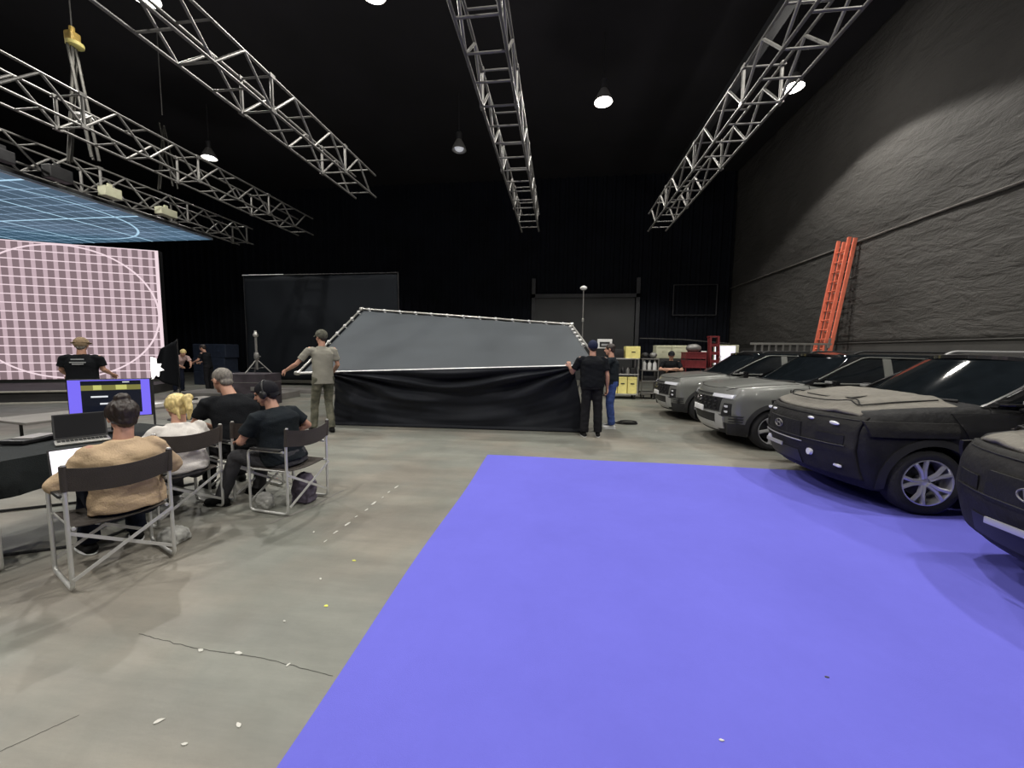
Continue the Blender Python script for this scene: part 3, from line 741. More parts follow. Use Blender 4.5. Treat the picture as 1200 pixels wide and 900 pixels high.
        body_part('bonnet_gap', 'hoodgap', hoodgap, 'black_plastic', t, 60)
    else:
        def hood():
            mb = MB()
            def fn(u, v):
                s = (2 * v - 1); y = s * (.735 + .05 * u); x = c_F(y, .98) - .015 + (1.10 + .05 * s * s - c_F(y, .98)) * u
                z = c_top(max(x, .08), y) + .022
                # padded plateaus: an outer chevron step, an inner one, an oval bump
                a = abs(s); e1 = min(1, max(0, ((.74 - a * .35) - abs(u - .52) * 1.5 + .1) * 18)) if a < .80 else 0
                p1 = 1 / (1 + math.exp(-(.80 - a - .35 * max(0, .35 - u)) * 60)) * 1 / (1 + math.exp(-(u - .13 - .10 * a) * 70))
                p2 = 1 / (1 + math.exp(-(.50 - a + .28 * (u - .4)) * 60)) / (1 + math.exp(-(u - .24 + .02) * 70)) / (1 + math.exp((u - .90) * 70))
                d = sqrt(((x - .58) / .12) ** 2 + ((y + .12) / .20) ** 2); p3 = 1 / (1 + math.exp((d - 1) * 14))
                z += .026 * p1 + .034 * p2 - .018 * p3 * 1.0 - .03 * a ** 10 - .02 * (1 - u) ** 14 + .004 * noise.noise(V((x * 6, y * 6, 0)))
                return V((x, y, z))
            return mb.slab(fn, 70, 80, (0, 0, -.03))
        HF = {}
        def seams():
            mb = MB()
            def q(u, s):
                y = s * (.735 + .05 * u); x = c_F(y, .98) - .015 + (1.10 + .05 * s * s - c_F(y, .98)) * u; return V((x, y, c_top(max(x, .08), y) + .064 - .03 * (1 if abs(s) > .76 else 0)))
            for path in ([(.93, .46), (.30, .52), (.22, .22), (.22, -.22), (.30, -.52), (.93, -.46)], [(.95, .80), (.16, .84), (.11, .40), (.11, -.40), (.16, -.84), (.95, -.80)], [(.30, .52), (.16, .84)], [(.30, -.52), (.16, -.84)]):
                pts = []
                for (a, b), (c, d) in zip(path, path[1:]): pts += [q(a + (c - a) * k / 8, b + (d - b) * k / 8) for k in range(8)]
                pts.append(q(*path[-1])); mb.tube(pts, .0075, 5)
            return mb
        o = body_part('bonnet_cover', 'hoodc', hood, 'camo_hood', t, 180, 'padded taupe bonnet cover with raised ridges')
        body_part('cover_seam', 'hseam', seams, 'camo_mid', o)
        body_part('cover_patch', 'hoodp', lambda: MB().lathe([(0, 0), (.95, 0), (1, -.004)], 28), 'camo_mid', o)
        CARMESH['hoodp'].transform(Matrix.Translation((.58, -.12, c_top(.58, -.12) + .05)) @ Matrix.Diagonal((.10, .17, 1, 1))) if not CARMESH['hoodp'].get('d') else None
        CARMESH['hoodp']['d'] = 1
        def fc():
            mb = MB()
            def fn(u, v):
                y = (2 * u - 1) * .80; z = .30 + .66 * v
                return V((c_F(y, z) - .026 - .012 * math.exp(-((z - .60) / .07) ** 2) + .006 * noise.noise(V((y * 5, z * 5, 2))), y, z))
            return mb.slab(fn, 60, 24, (.03, 0, 0))
        f = body_part('nose_cover', 'nosec', fc, 'camo_mid', t, 180)
        body_part('cover_seam', 'nseam', lambda: MB().tube([V((c_F(y, .64) - .045, y, .645)) for y in [-.74 + .08 * i for i in range(19)]], .006, 5).tube([V((c_F(y, .92) - .032, y, .925)) for y in [-.78 + .08 * i for i in range(20)]], .006, 5), 'black_plastic', f)
        if lights: body_part('cover_piping', 'npipe', lambda: MB().tube([V((c_F(y, .60) - .046, y, .60)) for y in [-.32 + .06 * i for i in range(15)]], .008, 5), 'silver', f)
        body_part('dark_panel', 'npan', lambda: front_patch(MB(), [(-.30, .62), (.40, .62), (.38, .82), (-.28, .82)], off=.045, nu=10), 'camo', f)
        body_part('emblem', 'nemb', lambda: emblem_mb(.08, .74, .075, .045, .055), 'alu_dull', f, 50)
        for sg in (-1, 1):
            if lights: body_part('headlight', ('nh', sg), lambda: MB().ell((c_F(.60, .86) - .022, sg * .60, .865), (.02, .085, .022)), 'lens', t, 180)
            if lights: body_part('marker_light', ('nm', sg), lambda: MB().ell((c_F(.38, .86) - .022, sg * .36, .88), (.02, .05, .018)), 'lens', t, 180)
            if lights: body_part('low_lamp', ('nl', sg), lambda: MB().box((c_F(.66, .42) - .035, sg * .66, .42), (.03, .10, .03), bev=.012), 'lens', t, 50)
            if lights: body_part('fog_lens', ('nf', sg), lambda: MB().lathe([(.0, -.0), (.036, 0), (.040, .03)], 20, (c_F(.40, .50) - .052, sg * .40, .50), 'x'), 'lens', t, 50)
            body_part('lamp_recess', ('nr', sg), lambda: front_patch(MB(), sorted_q(sg, [(.46, .55), (.72, .56), (.72, .75), (.48, .75)]), off=.036, nu=6), 'camo', f, 50)
            # uncovered glossy wing behind the front cover
            body_part('front_wing', ('wing', sg), lambda: side_patch(MB(), [(1.27, .55), (2.3, .42), (2.3, 1.07), (1.0, 1.03)], sg, c_W, .007, 18, 10), 'paint_dark', t, 60)
            body_part('wing_cover', ('wingc', sg), lambda: side_patch(MB(), [(.30, .78), (1.02, .80), (1.02, .94), (.24, .93)], sg, c_W, .034, 12, 6), 'camo_mid', t, 60)
        body_part('number_plate', 'nplate', lambda: MB().box((-.055, .14, .50), (.015, .34, .045), bev=.005), 'silver', f, 50)
        body_part('lower_intake', 'nint', lambda: front_patch(MB(), [(-.26, .33), (.56, .33), (.54, .48), (-.24, .48)], off=.036, nu=10), 'black_plastic', f, 50)
    return t
def sorted_q(sg, c):   # corner list for +y, mirrored for -y
    return c if sg > 0 else [(-c[1][0], c[1][1]), (-c[0][0], c[0][1]), (-c[3][0], c[3][1]), (-c[2][0], c[2][1])]
def emblem_mb(y, z, ry, rz, off):
    mb = MB(); x = c_F(y, z) - off
    mb.tube([V((x, y + ry * cos(a), z + rz * sin(a))) for a in [2 * pi * i / 24 for i in range(25)]], .006, 6, cap=False)
    for s in (-1, 1): mb.tube([V((x, y + s * ry * .42 - .006, z - rz * .72)), V((x, y + s * ry * .42 + .006, z + rz * .72))], .008, 6)
    mb.tube([V((x, y - ry * .42, z - .006)), V((x, y, z + .006)), V((x, y + ry * .42, z + .004))], .007, 6); return mb
car(2.50, 10.10, 'grey SUV parked farthest away, beside the red ladder', False)
car(2.66, 7.55, 'grey SUV with a white number plate, second from the far end of the row', False)
car(2.80, 5.05, 'dark SUV in a padded camouflage cover, whole front and bright wheel in view', True, 'paint_dark')
car(2.92, 2.56, 'dark camouflage covered SUV nearest the viewer, cut by the right edge', True, 'paint_dark', lights=False)

# ================================================================ PEOPLE
def frame_from(fwd, upv=(0, 0, 1)):
    f = V(fwd).normalized(); r = f.cross(V(upv)).normalized(); u = r.cross(f); return r, f, u
def add_head(mb, c, f, u, s=1.0):
    f = V(f).normalized(); u = V(u); u = (u - f * u.dot(f)).normalized(); r = f.cross(u)
    rot = Matrix((r, f, u)).transposed(); P = lambda a, b, d: V(c) + (r * a + f * b + u * d) * s
    mb.ell(P(0, -.012, .028), (.074 * s, .095 * s, .088 * s), rot)           # skull
    mb.ell(P(0, .022, -.030), (.060 * s, .070 * s, .082 * s), rot)           # face
    mb.ell(P(0, .048, -.088), (.036 * s, .036 * s, .028 * s), rot)           # chin
    mb.cap(P(0, .088, .018), P(0, .108, -.022), .009 * s, .015 * s, 8)       # nose
    mb.cap(P(-.035, .078, .028), P(.035, .078, .028), .012 * s, .012 * s, 8) # brow
    mb.cap(P(-.018, .086, -.053), P(.018, .086, -.053), .009 * s, .009 * s, 8)
    for k in (-1, 1): mb.ell(P(k * .076, -.008, -.008), (.010 * s, .020 * s, .032 * s), rot, 10)
    return P, rot, r, f, u
def add_hand(mb, wrist, d, n, side, curl=.5, s=1.0, spread=1.0):
    # d: direction of the hand, n: back-of-hand normal, side: thumb direction sign
    d = V(d).normalized(); n = V(n); n = (n - d * n.dot(d)).normalized(); t = d.cross(n) * side
    w = V(wrist); rot = Matrix((t, d, n)).transposed()
    mb.cap(w - d * .02, w + d * .02, .026 * s, .026 * s, 10)
    mb.ell(w + d * .052 * s, (.042 * s, .055 * s, .017 * s), rot, 12)
    for i, (off, ln) in enumerate([(.030, .072), (.010, .080), (-.011, .074), (-.031, .058)]):
        p = w + d * (.088 - .004 * abs(i - 1)) * s + t * off * s * spread; a = 0; dd = d; r0 = .0095 * s
        for k, fr in enumerate((.45, .32, .25)):
            a += curl * (.6, .9, .7)[k]
            dd = d * cos(a) - n * sin(a); q = p + dd * ln * fr * s
            mb.cap(p, q, r0, r0 * .9, 8); p = q; r0 *= .92
    p = w + d * .03 * s + t * .03 * s
    q = p + (d * .7 + t * .75 - n * .25).normalized() * .042 * s; mb.cap(p, q, .013 * s, .011 * s, 8)
    mb.cap(q, q + (d * 1.0 + t * .15 - n * (.3 + curl * .5)).normalized() * .036 * s, .011 * s, .0095 * s, 8)
def limb(mb, a, b, c, ra, rb, rc, bulge=.0):
    mb.cap(a, b, ra, rb); mb.cap(b, c, rb * 1.0, rc)
def person(sp):
    """joints are local: +y is forward, +x is the right side of the body, feet on z=0"""
    g = sp.get; t = thing('person', sp['label'], 'person', sp['loc'], sp.get('rz', 0), g('group'))
    S = g('s', 1.0); vox = g('vox', .008)
    pel = V(g('pelvis', (0, 0, .94))); nk = V(g('neck', (0, .02, 1.46))); hd = V(g('head', nk + V((0, .04, .17))))
    face = V(g('face', (0, 1, -.05))); hup = V(g('hup', (0, 0, 1)))
    sr = V(g('sdir', (1, 0, 0))).normalized()                      # shoulder line
    pr = V(g('pdir', (1, 0, 0))).normalized()                      # hip line
    sw = g('sw', .185); spine = (nk - pel).normalized(); bd = spine.cross(sr) * -1; bd = -sr.cross(spine) * -1
    bd = (spine.cross(sr)).normalized()                            # forward of chest
    bulk = g('bulk', 1.0)
    sh = {k: nk - spine * .055 + sr * sw * k for k in (-1, 1)}
    el = {1: V(g('elR', (.25, -.02, 1.12))), -1: V(g('elL', (-.25, -.02, 1.12)))}
    wr_ = {1: V(g('wrR', (.27, .06, .87))), -1: V(g('wrL', (-.27, .06, .87)))}
    hp = {k: pel + pr * .092 * k - V((0, 0, .02)) for k in (-1, 1)}
    kn = {1: V(g('knR', (.10, .03, .50))), -1: V(g('knL', (-.10, .03, .50)))}
    an = {1: V(g('anR', (.11, -.02, .085))), -1: V(g('anL', (-.11, -.02, .085)))}
    toe = {1: V(g('toeR', (.13, 1, -.0))), -1: V(g('toeL', (-.13, 1, -.0)))}
    hdn = {1: g('handR', None), -1: g('handL', None)}
    skin = g('skin', 'skin')
    mb = MB()
    P, rot, r, f, u = add_head(mb, hd, face, hup, g('hs', 1.0))
    mb.cap(nk - spine * .05, hd - u * .05 - f * .015, .060 * bulk ** .5, .052)
    up_c = nk - spine * .14; mid = pel + (nk - pel) * .45
    TR_ = [(pel - spine * .07, .145, .095), (pel + spine * .04, .15, .10), (mid, .13, .092), (up_c, .15, .10), (nk - spine * .075, .11, .07), (nk - spine * .01, .05, .045)]
    mb.loft([(c, a * bulk * .9, b * bulk * .9, sr if i > 2 else pr, bd) for i, (c, a, b) in enumerate(TR_)], 24, 1.0)
    for k in (-1, 1):
        e, w_ = el[k], wr_[k]
        mb.cap(sh[k], e, .044, .036); mb.cap(e, e + (w_ - e) * .35, .037, .040); mb.cap(e + (w_ - e) * .35, w_, .040, .025)
        h = hdn[k] or {}
        add_hand(mb, w_, h.get('d', (w_ - e)), h.get('n', sr * k + V((0, .2, 0))), h.get('side', k), h.get('curl', .5))
        mb.cap(hp[k], kn[k], .078, .052); mb.cap(kn[k], kn[k] + (an[k] - kn[k]) * .35, .052, .054); mb.cap(kn[k] + (an[k] - kn[k]) * .35, an[k], .054, .036)
        td = V(toe[k]).normalized(); mb.cap(an[k] - td * .02 - V((0, 0, .035)), an[k] + td * .13 - V((0, 0, .05)), .034, .028)
    body = add_mesh(remesh(mb, vox, 2), 'body', skin, t)
    # eyes and mouth
    if g('eyes', True):
        for k in (-1, 1): MB().ell(P(k * .031, .083, .008), (.011, .008, .007), rot, 8).build('eye', 'black_plastic', t, 180)
    # shirt
    mb = MB(); loose = g('loose', 1.0); hem = g('hem', .06)
    rings = [(pel - spine * hem, .168 * g('hemw', 1), .122 * g('hemw', 1)), (pel + spine * .06, .170, .126), (mid, .165, .122), (up_c, .180, .128), (nk - spine * .09, .168, .112), (nk - spine * .045, .125, .085), (nk - spine * .0, .074, .066)]
    mb.loft([(V(c) + (bd * g('belly', 0) if i in (1, 2) else V((0, 0, 0))), a * bulk * loose, b * bulk * loose, sr if i > 2 else pr, bd) for i, (c, a, b) in enumerate(rings)], 32, 1.0)
    for k in (-1, 1):
        e, w_ = el[k], wr_[k]; sl = g('sleeve', 'short')
        q0 = .066 if sl == 'short' else .058; mb.cap(sh[k] - sr * k * .04 - spine * .015, sh[k] + (e - sh[k]) * .15, q0 * bulk ** .5, q0 * bulk ** .5)
        if sl == 'short':
            q = sh[k] + (e - sh[k]) * .72; mb.tube([sh[k], sh[k] + (e - sh[k]) * .35, q], [.066 * bulk ** .5, .064 * bulk ** .5, .066 * bulk ** .5], 16)
        else:
            sr_ = g('slr', 1.0); mb.cap(sh[k] - spine * .01, e, .058 * sr_, .060 * sr_); mb.cap(e, w_ - (w_ - e).normalized() * .02, .060 * sr_, .042)
    me = remesh(mb, g('cvox', .012), 5)
    wa = g('wrinkle', .008)
    wob(me, lambda p: wa * (noise.noise(V((p.x * 5, p.y * 5, p.z * 13 + p.x * 6))) + .5 * noise.noise(V((p.x * 14, p.y * 14, p.z * 22)))))
    add_mesh(me, g('top_name', 't_shirt'), sp['shirt'], t)
    # trousers
    mb = MB()
    mb.loft([(pel + spine * .07, .158 * bulk, .112 * bulk, pr, bd), (pel, .168 * bulk, .118 * bulk, pr, bd), (pel - spine * .08, .160 * bulk, .112 * bulk, pr, bd)])
    for k in (-1, 1):
        lw = g('legw', 1.0); mb.cap(hp[k], kn[k], .098 * lw ** .5, .070 * lw); mb.cap(kn[k], kn[k] + (an[k] - kn[k]) * .4, .070 * lw, .068 * lw)
        low = kn[k] + (an[k] - kn[k]) * g('leg_end', 1.0); mb.tube([kn[k] + (an[k] - kn[k]) * .3, low], [.068 * lw, g('cuff', .062) * lw], 16)
    me = remesh(mb, g('cvox', .012), 4)
    wob(me, lambda p: .008 * noise.noise(V((p.x * 9, p.y * 9, p.z * 16))))
    add_mesh(me, 'trousers', sp['pants'], t)
    # shoes
    for k in (-1, 1):
        td = V(toe[k]); td = V((td.x, td.y, td.z)).normalized(); base = an[k] - V((0, 0, an[k].z - max(0, an[k].z - .085)))
        b = V((an[k].x, an[k].y, an[k].z - .045)); mb = MB()
        mb.cap(b - td * .035, b + td * .15 - V((0, 0, .008)), .043, .036); mb.cap(b + V((0, 0, .03)), b + td * .05 + V((0, 0, .005)), .042, .04)
        sdir = td.cross(V((0, 0, 1))).normalized(); up_ = sdir.cross(td)
        me = remesh(mb, .009, 2)
        for v in me.vertices:
            q = (v.co - b).dot(up_)
            if q < -.032: v.co += up_ * (-.032 - q)
        so = add_mesh(me, 'shoe', g('shoes', 'shoe_black'), t)
        mb = MB(); mb.loft([(b - up_ * .036 + td * .055, .046, .145, sdir, td), (b - up_ * .030 + td * .055, .047, .146, sdir, td)]); mb.build('sole', g('soles', 'sole_dark'), so, 60)
    # hair / caps
    hk = g('hair'); hm = g('hairmat', 'hair_dark')
    def hair_mesh(mb, amp=.004, vx=.006, it=2):
        me = remesh(mb, vx, it)
        wob(me, lambda p: amp * noise.noise(V((p.x * 60, p.y * 60, p.z * 25))))
        return me
    def skullcap(off=.008, back=.0, low=-.02):
        mb = MB(); mb.ell(P(0, -.018 - back, .034), (.080 + off, .098 + off, .088 + off), rot, 24)
        bm = mb.bm; fwd_cut = P(0, .052, .03)
        bmesh.ops.bisect_plane(bm, geom=bm.verts[:] + bm.edges[:] + bm.faces[:], plane_co=P(0, 0, low), plane_no=(u * .8 - f * .45), clear_inner=True)
        bmesh.ops.holes_fill(bm, edges=[e for e in bm.edges if e.is_boundary]); return mb
    if hk in ('short', 'under_cap'):
        mb = skullcap(.004 if hk == 'short' else .001, 0, -.035)
        mb.ell(P(0, -.058, -.030), (.062, .045, .050), rot, 16)
        add_mesh(hair_mesh(mb, .003), 'hair', hm, t)
    if hk == 'bun':
        mb = skullcap(.012, .005, -.05); mb.ell(P(0, -.060, -.035), (.064, .05, .055), rot, 16); mb.ell(P(0.0, -.055, .128), (.046, .046, .040), rot, 16); mb.ell(P(.01, -.06, .105), (.04, .04, .03), rot, 16)
        add_mesh(hair_mesh(mb, .006), 'hair', hm, t)
    if hk == 'ponytail':
        mb = skullcap(.012, .005, -.05); mb.ell(P(0, -.055, -.030), (.068, .055, .060), rot, 16)
        mb.cap(P(0, -.115, .045), P(.045, -.155, .055), .022, .036); mb.cap(P(.03, -.15, .05), P(.03, -.165, -.06), .036, .026); mb.cap(P(.03, -.165, -.06), P(.02, -.13, -.15), .024, .012)
        mb.cap(P(-.03, -.08, -.06), P(-.03, -.08, -.13), .02, .008)
        add_mesh(hair_mesh(mb, .006), 'hair', hm, t)
        MB().tube([P(0, -.108, .045) + (r * cos(a) * .8 + u * sin(a)) * .024 for a in [2 * pi * i / 12 for i in range(13)]], .006, 6).build('hair_tie', 'black_plastic', t, 60)
    if g('cap'):
        cm = g('capmat', 'cap_black'); bk = -1 if g('cap') == 'back' else 1
        mb = skullcap(.014, .0, .005)
        c = add_mesh(remesh(mb, .006, 2), 'cap', cm, t)
        mb = MB()
        def vis(uu, vv):
            a = (vv - .5) * 2.0; rr = (.100 + (.075 if bk > 0 else .018) * uu * cos(a * .75)); return P(sin(a) * .092 * (1 - .12 * uu), bk * cos(a) * rr - .012, (.045 if bk > 0 else .005) - (.022 if bk > 0 else .04) * uu - .018 * abs(sin(a)))
        mb.slab(vis, 6, 14, u * .006); mb.build('visor', cm, c, 60)
    if g('cap_hat'):
        mb = skullcap(.018, 0, .02); c = add_mesh(remesh(mb, .007, 2), 'cap', g('capmat', 'hat_tan'), t)
        MB().lathe([(.085, .0), (.125, -.012), (.126, -.006), (.085, .008)], 24, close=True).build('brim', g('capmat', 'hat_tan'), c, 60).matrix_local = Matrix.Translation(P(0, -.01, .045)) @ rot.to_4x4()
    if g('headphones'):
        mb = MB(); mb.tube([P(cos(a) * .102, -.025, .02 + sin(a) * .118) for a in [pi * i / 16 for i in range(17)]], .009, 8)
        h = mb.build('headphones', 'black_plastic', t, 60)
        for k in (-1, 1): MB().ell(P(k * .094, -.012, -.005), (.022, .036, .042), rot, 14).build('ear_cup', 'black_plastic', h, 180)
    t.scale = (S, S, S); return t, P
for n, c, kw in [('shirt_tan', (.50, .37, .24), dict(bump=.3, bscale=90)), ('shirt_white', (.66, .63, .60), dict(bump=.3, bscale=90)), ('shirt_black', (.008, .009, .011), dict(bump=.3, bscale=90)),
                 ('shirt_charcoal', (.013, .017, .021), dict(bump=.3, bscale=90)), ('shirt_grey', (.27, .26, .22), dict(bump=.3, bscale=90)), ('jeans_black', (.013, .013, .015), dict(bump=.3, bscale=120)),
                 ('jeans_blue', (.045, .075, .22), dict(var=.3, scale=14, bump=.3, bscale=120)), ('trousers_navy', (.008, .010, .020), {}), ('trousers_grey', (.055, .055, .06), dict(bump=.3)),
                 ('shirt_pink', (.50, .36, .34), {}), ('jeans_pale', (.30, .29, .27), dict(var=.2)), ('hat_tan', (.26, .19, .12), dict(var=.2)), ('cap_black', (.014, .014, .017), {}), ('cap_navy', (.02, .024, .05), {}),
                 ('cap_camo', (.10, .10, .08), dict(var=.4, scale=30)), ('shoe_black', (.012, .012, .012), {}), ('shoe_white', (.6, .6, .6), {}), ('sole_dark', (.02, .02, .02), {}), ('sole_white', (.65, .65, .65), {})]:
    M[n] = mat(n, c, .85, **{**dict(var=.1, scale=6, spec=.12), **kw})
M['camo_trousers'] = mat('camo_trousers', (.045, .05, .035), .85, var=.5, scale=9, col2=(.19, .18, .13))
M['hair_dark'] = mat('hair_dark', (.022, .014, .011), .5, var=.4, scale=60, stretch=(1, 1, .2))
M['hair_blonde'] = mat('hair_blonde', (.66, .52, .22), .5, var=.3, scale=50, stretch=(1, 1, .25))
M['hair_grey'] = mat('hair_grey', (.17, .155, .135), .7, var=.4, scale=70, stretch=(1, 1, .3))
M['print_grey'] = mat('print_grey', (.35, .36, .37), .6)

def face_rz(dx, dy): return atan2(-dx, dy)      # rotation that turns local +y to (dx, dy)
SEAT = dict(pelvis=(0, -.06, .52), knR=(.13, .38, .50), knL=(-.13, .38, .50), anR=(.14, .42, .09), anL=(-.14, .42, .09))
# 1 woman in tan
person(dict(label='person in a tan sweater with a dark hair bun, in the nearest chair', loc=(-3.14, 2.38, 0), rz=face_rz(-.9, .43),
    pelvis=(0, -.04, .47), knR=(.12, .40, .50), knL=(-.12, .40, .50), anR=(.13, .42, .085), anL=(-.14, .44, .085), neck=(0, .0, .93), head=(.02, .05, 1.085), face=(-.06, 1, -.28), sw=.165, sleeve='long', slr=1.0, top_name='sweater', shirt='shirt_tan', pants='trousers_navy', loose=1.2, hem=.04, hemw=1.05, wrinkle=.016, cvox=.010,
    elR=(.29, .05, .66), elL=(-.32, .05, .67), wrR=(.13, .33, .62), wrL=(-.15, .33, .62), handR=dict(n=(0, 0, 1), side=1, curl=.35, d=(-.2, 1, -.1)), handL=dict(n=(0, 0, 1), side=-1, curl=.35, d=(.2, 1, -.1)),
    hair='bun', vox=.007, shoes='shoe_black', soles='sole_white'))
# 2 blonde
person(dict(label='person with a blonde ponytail and white top, seated beside the one in tan', loc=(-3.54, 3.16, 0), rz=face_rz(-.95, .3),
    pelvis=(0, -.04, .46), knR=(.12, .40, .50), knL=(-.12, .40, .50), anR=(.13, .42, .085), anL=(-.14, .44, .085), neck=(.02, .06, .88), head=(.05, .13, 1.02), face=(.05, 1, -.35), sw=.16, sleeve='long', top_name='sweater', shirt='shirt_white', pants='trousers_grey', loose=1.14, hem=.04, wrinkle=.016,
    slr=1.05, elR=(.28, .14, .68), elL=(-.28, .12, .68), wrR=(.12, .38, .62), wrL=(-.12, .38, .62), handR=dict(n=(0, 0, 1), side=1, curl=.5, d=(-.2, 1, 0)), handL=dict(n=(0, 0, 1), side=-1, curl=.5, d=(.2, 1, 0)),
    hair='ponytail', hairmat='hair_blonde', shoes='shoe_white', soles='sole_white'))
# 3 grey-haired man
person(dict(label='person with short grey hair and a black t-shirt leaning over in a chair', s=1.05, loc=(-3.46, 3.76, 0), rz=face_rz(-.88, .45),
    pelvis=(0, -.03, .48), knR=(.14, .40, .50), knL=(-.14, .40, .50), anR=(.15, .44, .085), anL=(-.15, .44, .085), neck=(-.02, .12, 1.03), head=(-.06, .22, 1.18), hs=1.08, face=(-.25, 1, -.35), sw=.205, bulk=1.22, shirt='shirt_black', pants='jeans_black', loose=1.05, hem=.03,
    elR=(.32, .18, .76), elL=(-.32, .20, .76), wrR=(.12, .40, .66), wrL=(-.10, .40, .66), handR=dict(n=(0, 0, 1), side=1), handL=dict(n=(0, 0, 1), side=-1), hair='short', hairmat='hair_grey'))
# 4 capped man
person(dict(label='person in a backward dark cap and headphones, black t-shirt, in the rightmost chair', loc=(-2.74, 3.54, 0), rz=face_rz(-.99, .06),
    pelvis=(0, .0, .48), knR=(.16, .42, .52), knL=(-.16, .44, .52), anR=(.15, .50, .085), anL=(-.18, .62, .085), neck=(.0, .14, .99), head=(.0, .22, 1.135), face=(-.35, 1, -.30), sw=.21, bulk=1.25, belly=.03, skin='skin', hem=.03,
    elR=(.34, .02, .76), elL=(-.28, .26, .70), wrR=(.22, .22, .66), wrL=(-.10, .44, .66), handR=dict(n=(0, 0, 1), side=1), handL=dict(n=(0, 0, 1), side=-1, curl=.8),
    shirt='shirt_charcoal', pants='trousers_grey', loose=1.08, hair='under_cap', cap='back', headphones=True, vox=.007, cvox=.011, shoes='shoe_black'))
# 5 man in grey t-shirt walking at the frame
person(dict(s=1.06, label='person in a grey t-shirt and camouflage trousers walking at the cloth frame', loc=(-4.42, 6.75, 0), rz=face_rz(-.75, .65),
    pelvis=(0, 0, 1.0), neck=(0, .03, 1.55), head=(0, .06, 1.715), face=(-.45, 1, -.08), sw=.20, shirt='shirt_grey', pants='camo_trousers', cap='front', capmat='cap_camo', hair='under_cap', hem=.12, loose=1.04,
    elL=(-.40, .08, 1.24), wrL=(-.52, .26, 1.13), elR=(.26, .02, 1.22), wrR=(.30, .42, 1.07), knR=(.11, .12, .54), anR=(.12, -.02, .085), knL=(-.10, .18, .54), anL=(-.12, .22, .085), handL=dict(curl=.5)))
# 6 man in black holding the pipe
person(dict(label='person in black t-shirt and black jeans seen from behind, holding the white pipe', loc=(.62, 7.30, 0), rz=face_rz(-.12, 1),
    pelvis=(0, 0, .98), neck=(0, .02, 1.52), head=(0, .04, 1.68), face=(-.05, 1, -.05), sw=.22, bulk=1.28, legw=1.25, shirt='shirt_black', pants='jeans_black', cap='front', capmat='cap_navy', hair='under_cap', loose=1.05, hem=.05,
    elL=(-.36, .10, 1.20), wrL=(-.42, .02, 1.30), handL=dict(d=(-.25, .15, 1), n=(0, -1, .1), side=-1, curl=1.0), elR=(.28, -.02, 1.16), wrR=(.30, .06, .92), handR=dict(curl=.6), knR=(.12, .01, .52), knL=(-.11, .01, .52), anR=(.13, -.02, .085), anL=(-.13, -.02, .085), shoes='shoe_black', soles='sole_white'))
# 7 man in blue jeans
person(dict(label='person with bare head, dark t-shirt and blue jeans at the cloth frame', loc=(1.10, 8.20, 0), rz=face_rz(-.9, .1),
    pelvis=(0, 0, .96), neck=(0, .02, 1.49), head=(0, .06, 1.65), face=(.15, 1, -.1), sw=.20, bulk=1.18, legw=1.2, skin='skin', shirt='shirt_charcoal', pants='jeans_blue', hair='under_cap', hairmat='hair_dark',
    elL=(-.30, .20, 1.30), wrL=(-.16, .42, 1.40), elR=(.28, .16, 1.24), wrR=(.20, .40, 1.34), knR=(.11, .03, .52), knL=(-.11, .03, .52), shoes='shoe_white', soles='sole_white', handL=dict(d=(.1, .8, .3), n=(0, -.3, 1)), handR=dict(d=(.1, .8, .3), n=(0, -.3, 1), side=1)))
# 8 man with crossed arms behind the cars
person(dict(label='person in a black cap and t-shirt with folded arms, behind the farthest car', loc=(3.25, 11.75, 0), rz=face_rz(-.2, -1),
    pelvis=(0, 0, .90), neck=(0, .02, 1.36), head=(0, .06, 1.51), face=(.1, 1, -.15), sw=.20, shirt='shirt_black', pants='jeans_black', cap='front', hair='under_cap', vox=.010,
    elR=(.30, .12, 1.10), elL=(-.30, .12, 1.10), wrR=(-.06, .24, 1.13), wrL=(.06, .27, 1.10), handR=dict(d=(-1, .1, 0), n=(0, 1, 0), side=1), handL=dict(d=(1, .1, 0), n=(0, 1, 0), side=-1)))
# 9 man in front of the LED wall
tt, P_ = person(dict(label='person in a tan hat and black t-shirt standing against the LED wall', loc=(-8.0, 5.55, 0), rz=face_rz(-.6, 1),
    pelvis=(0, 0, .95), neck=(0, .02, 1.46), head=(.0, .04, 1.61), face=(-.2, 1, -.15), sw=.21, bulk=1.2, shirt='shirt_black', pants='jeans_black', cap_hat=True, hair='under_cap', hairmat='hair_grey',
    elR=(.25, .04, 1.20), elL=(-.27, .04, 1.20), wrR=(.26, .24, 1.12), wrL=(-.28, .22, 1.10), handR=dict(n=(0, 0, 1)), handL=dict(n=(0, 0, 1))))
for z_, w_ in ((1.37, .16), (1.32, .20), (1.29, .14)):
    MB().slab(lambda a, b: V((.02 + (a - .5) * w_, -.148 - .012 * (1 - abs(a - .5)) + .01 * (z_ - 1.3), z_ + .018 * b)), 8, 1, (0, .006, 0)).build('back_print', 'print_grey', tt)
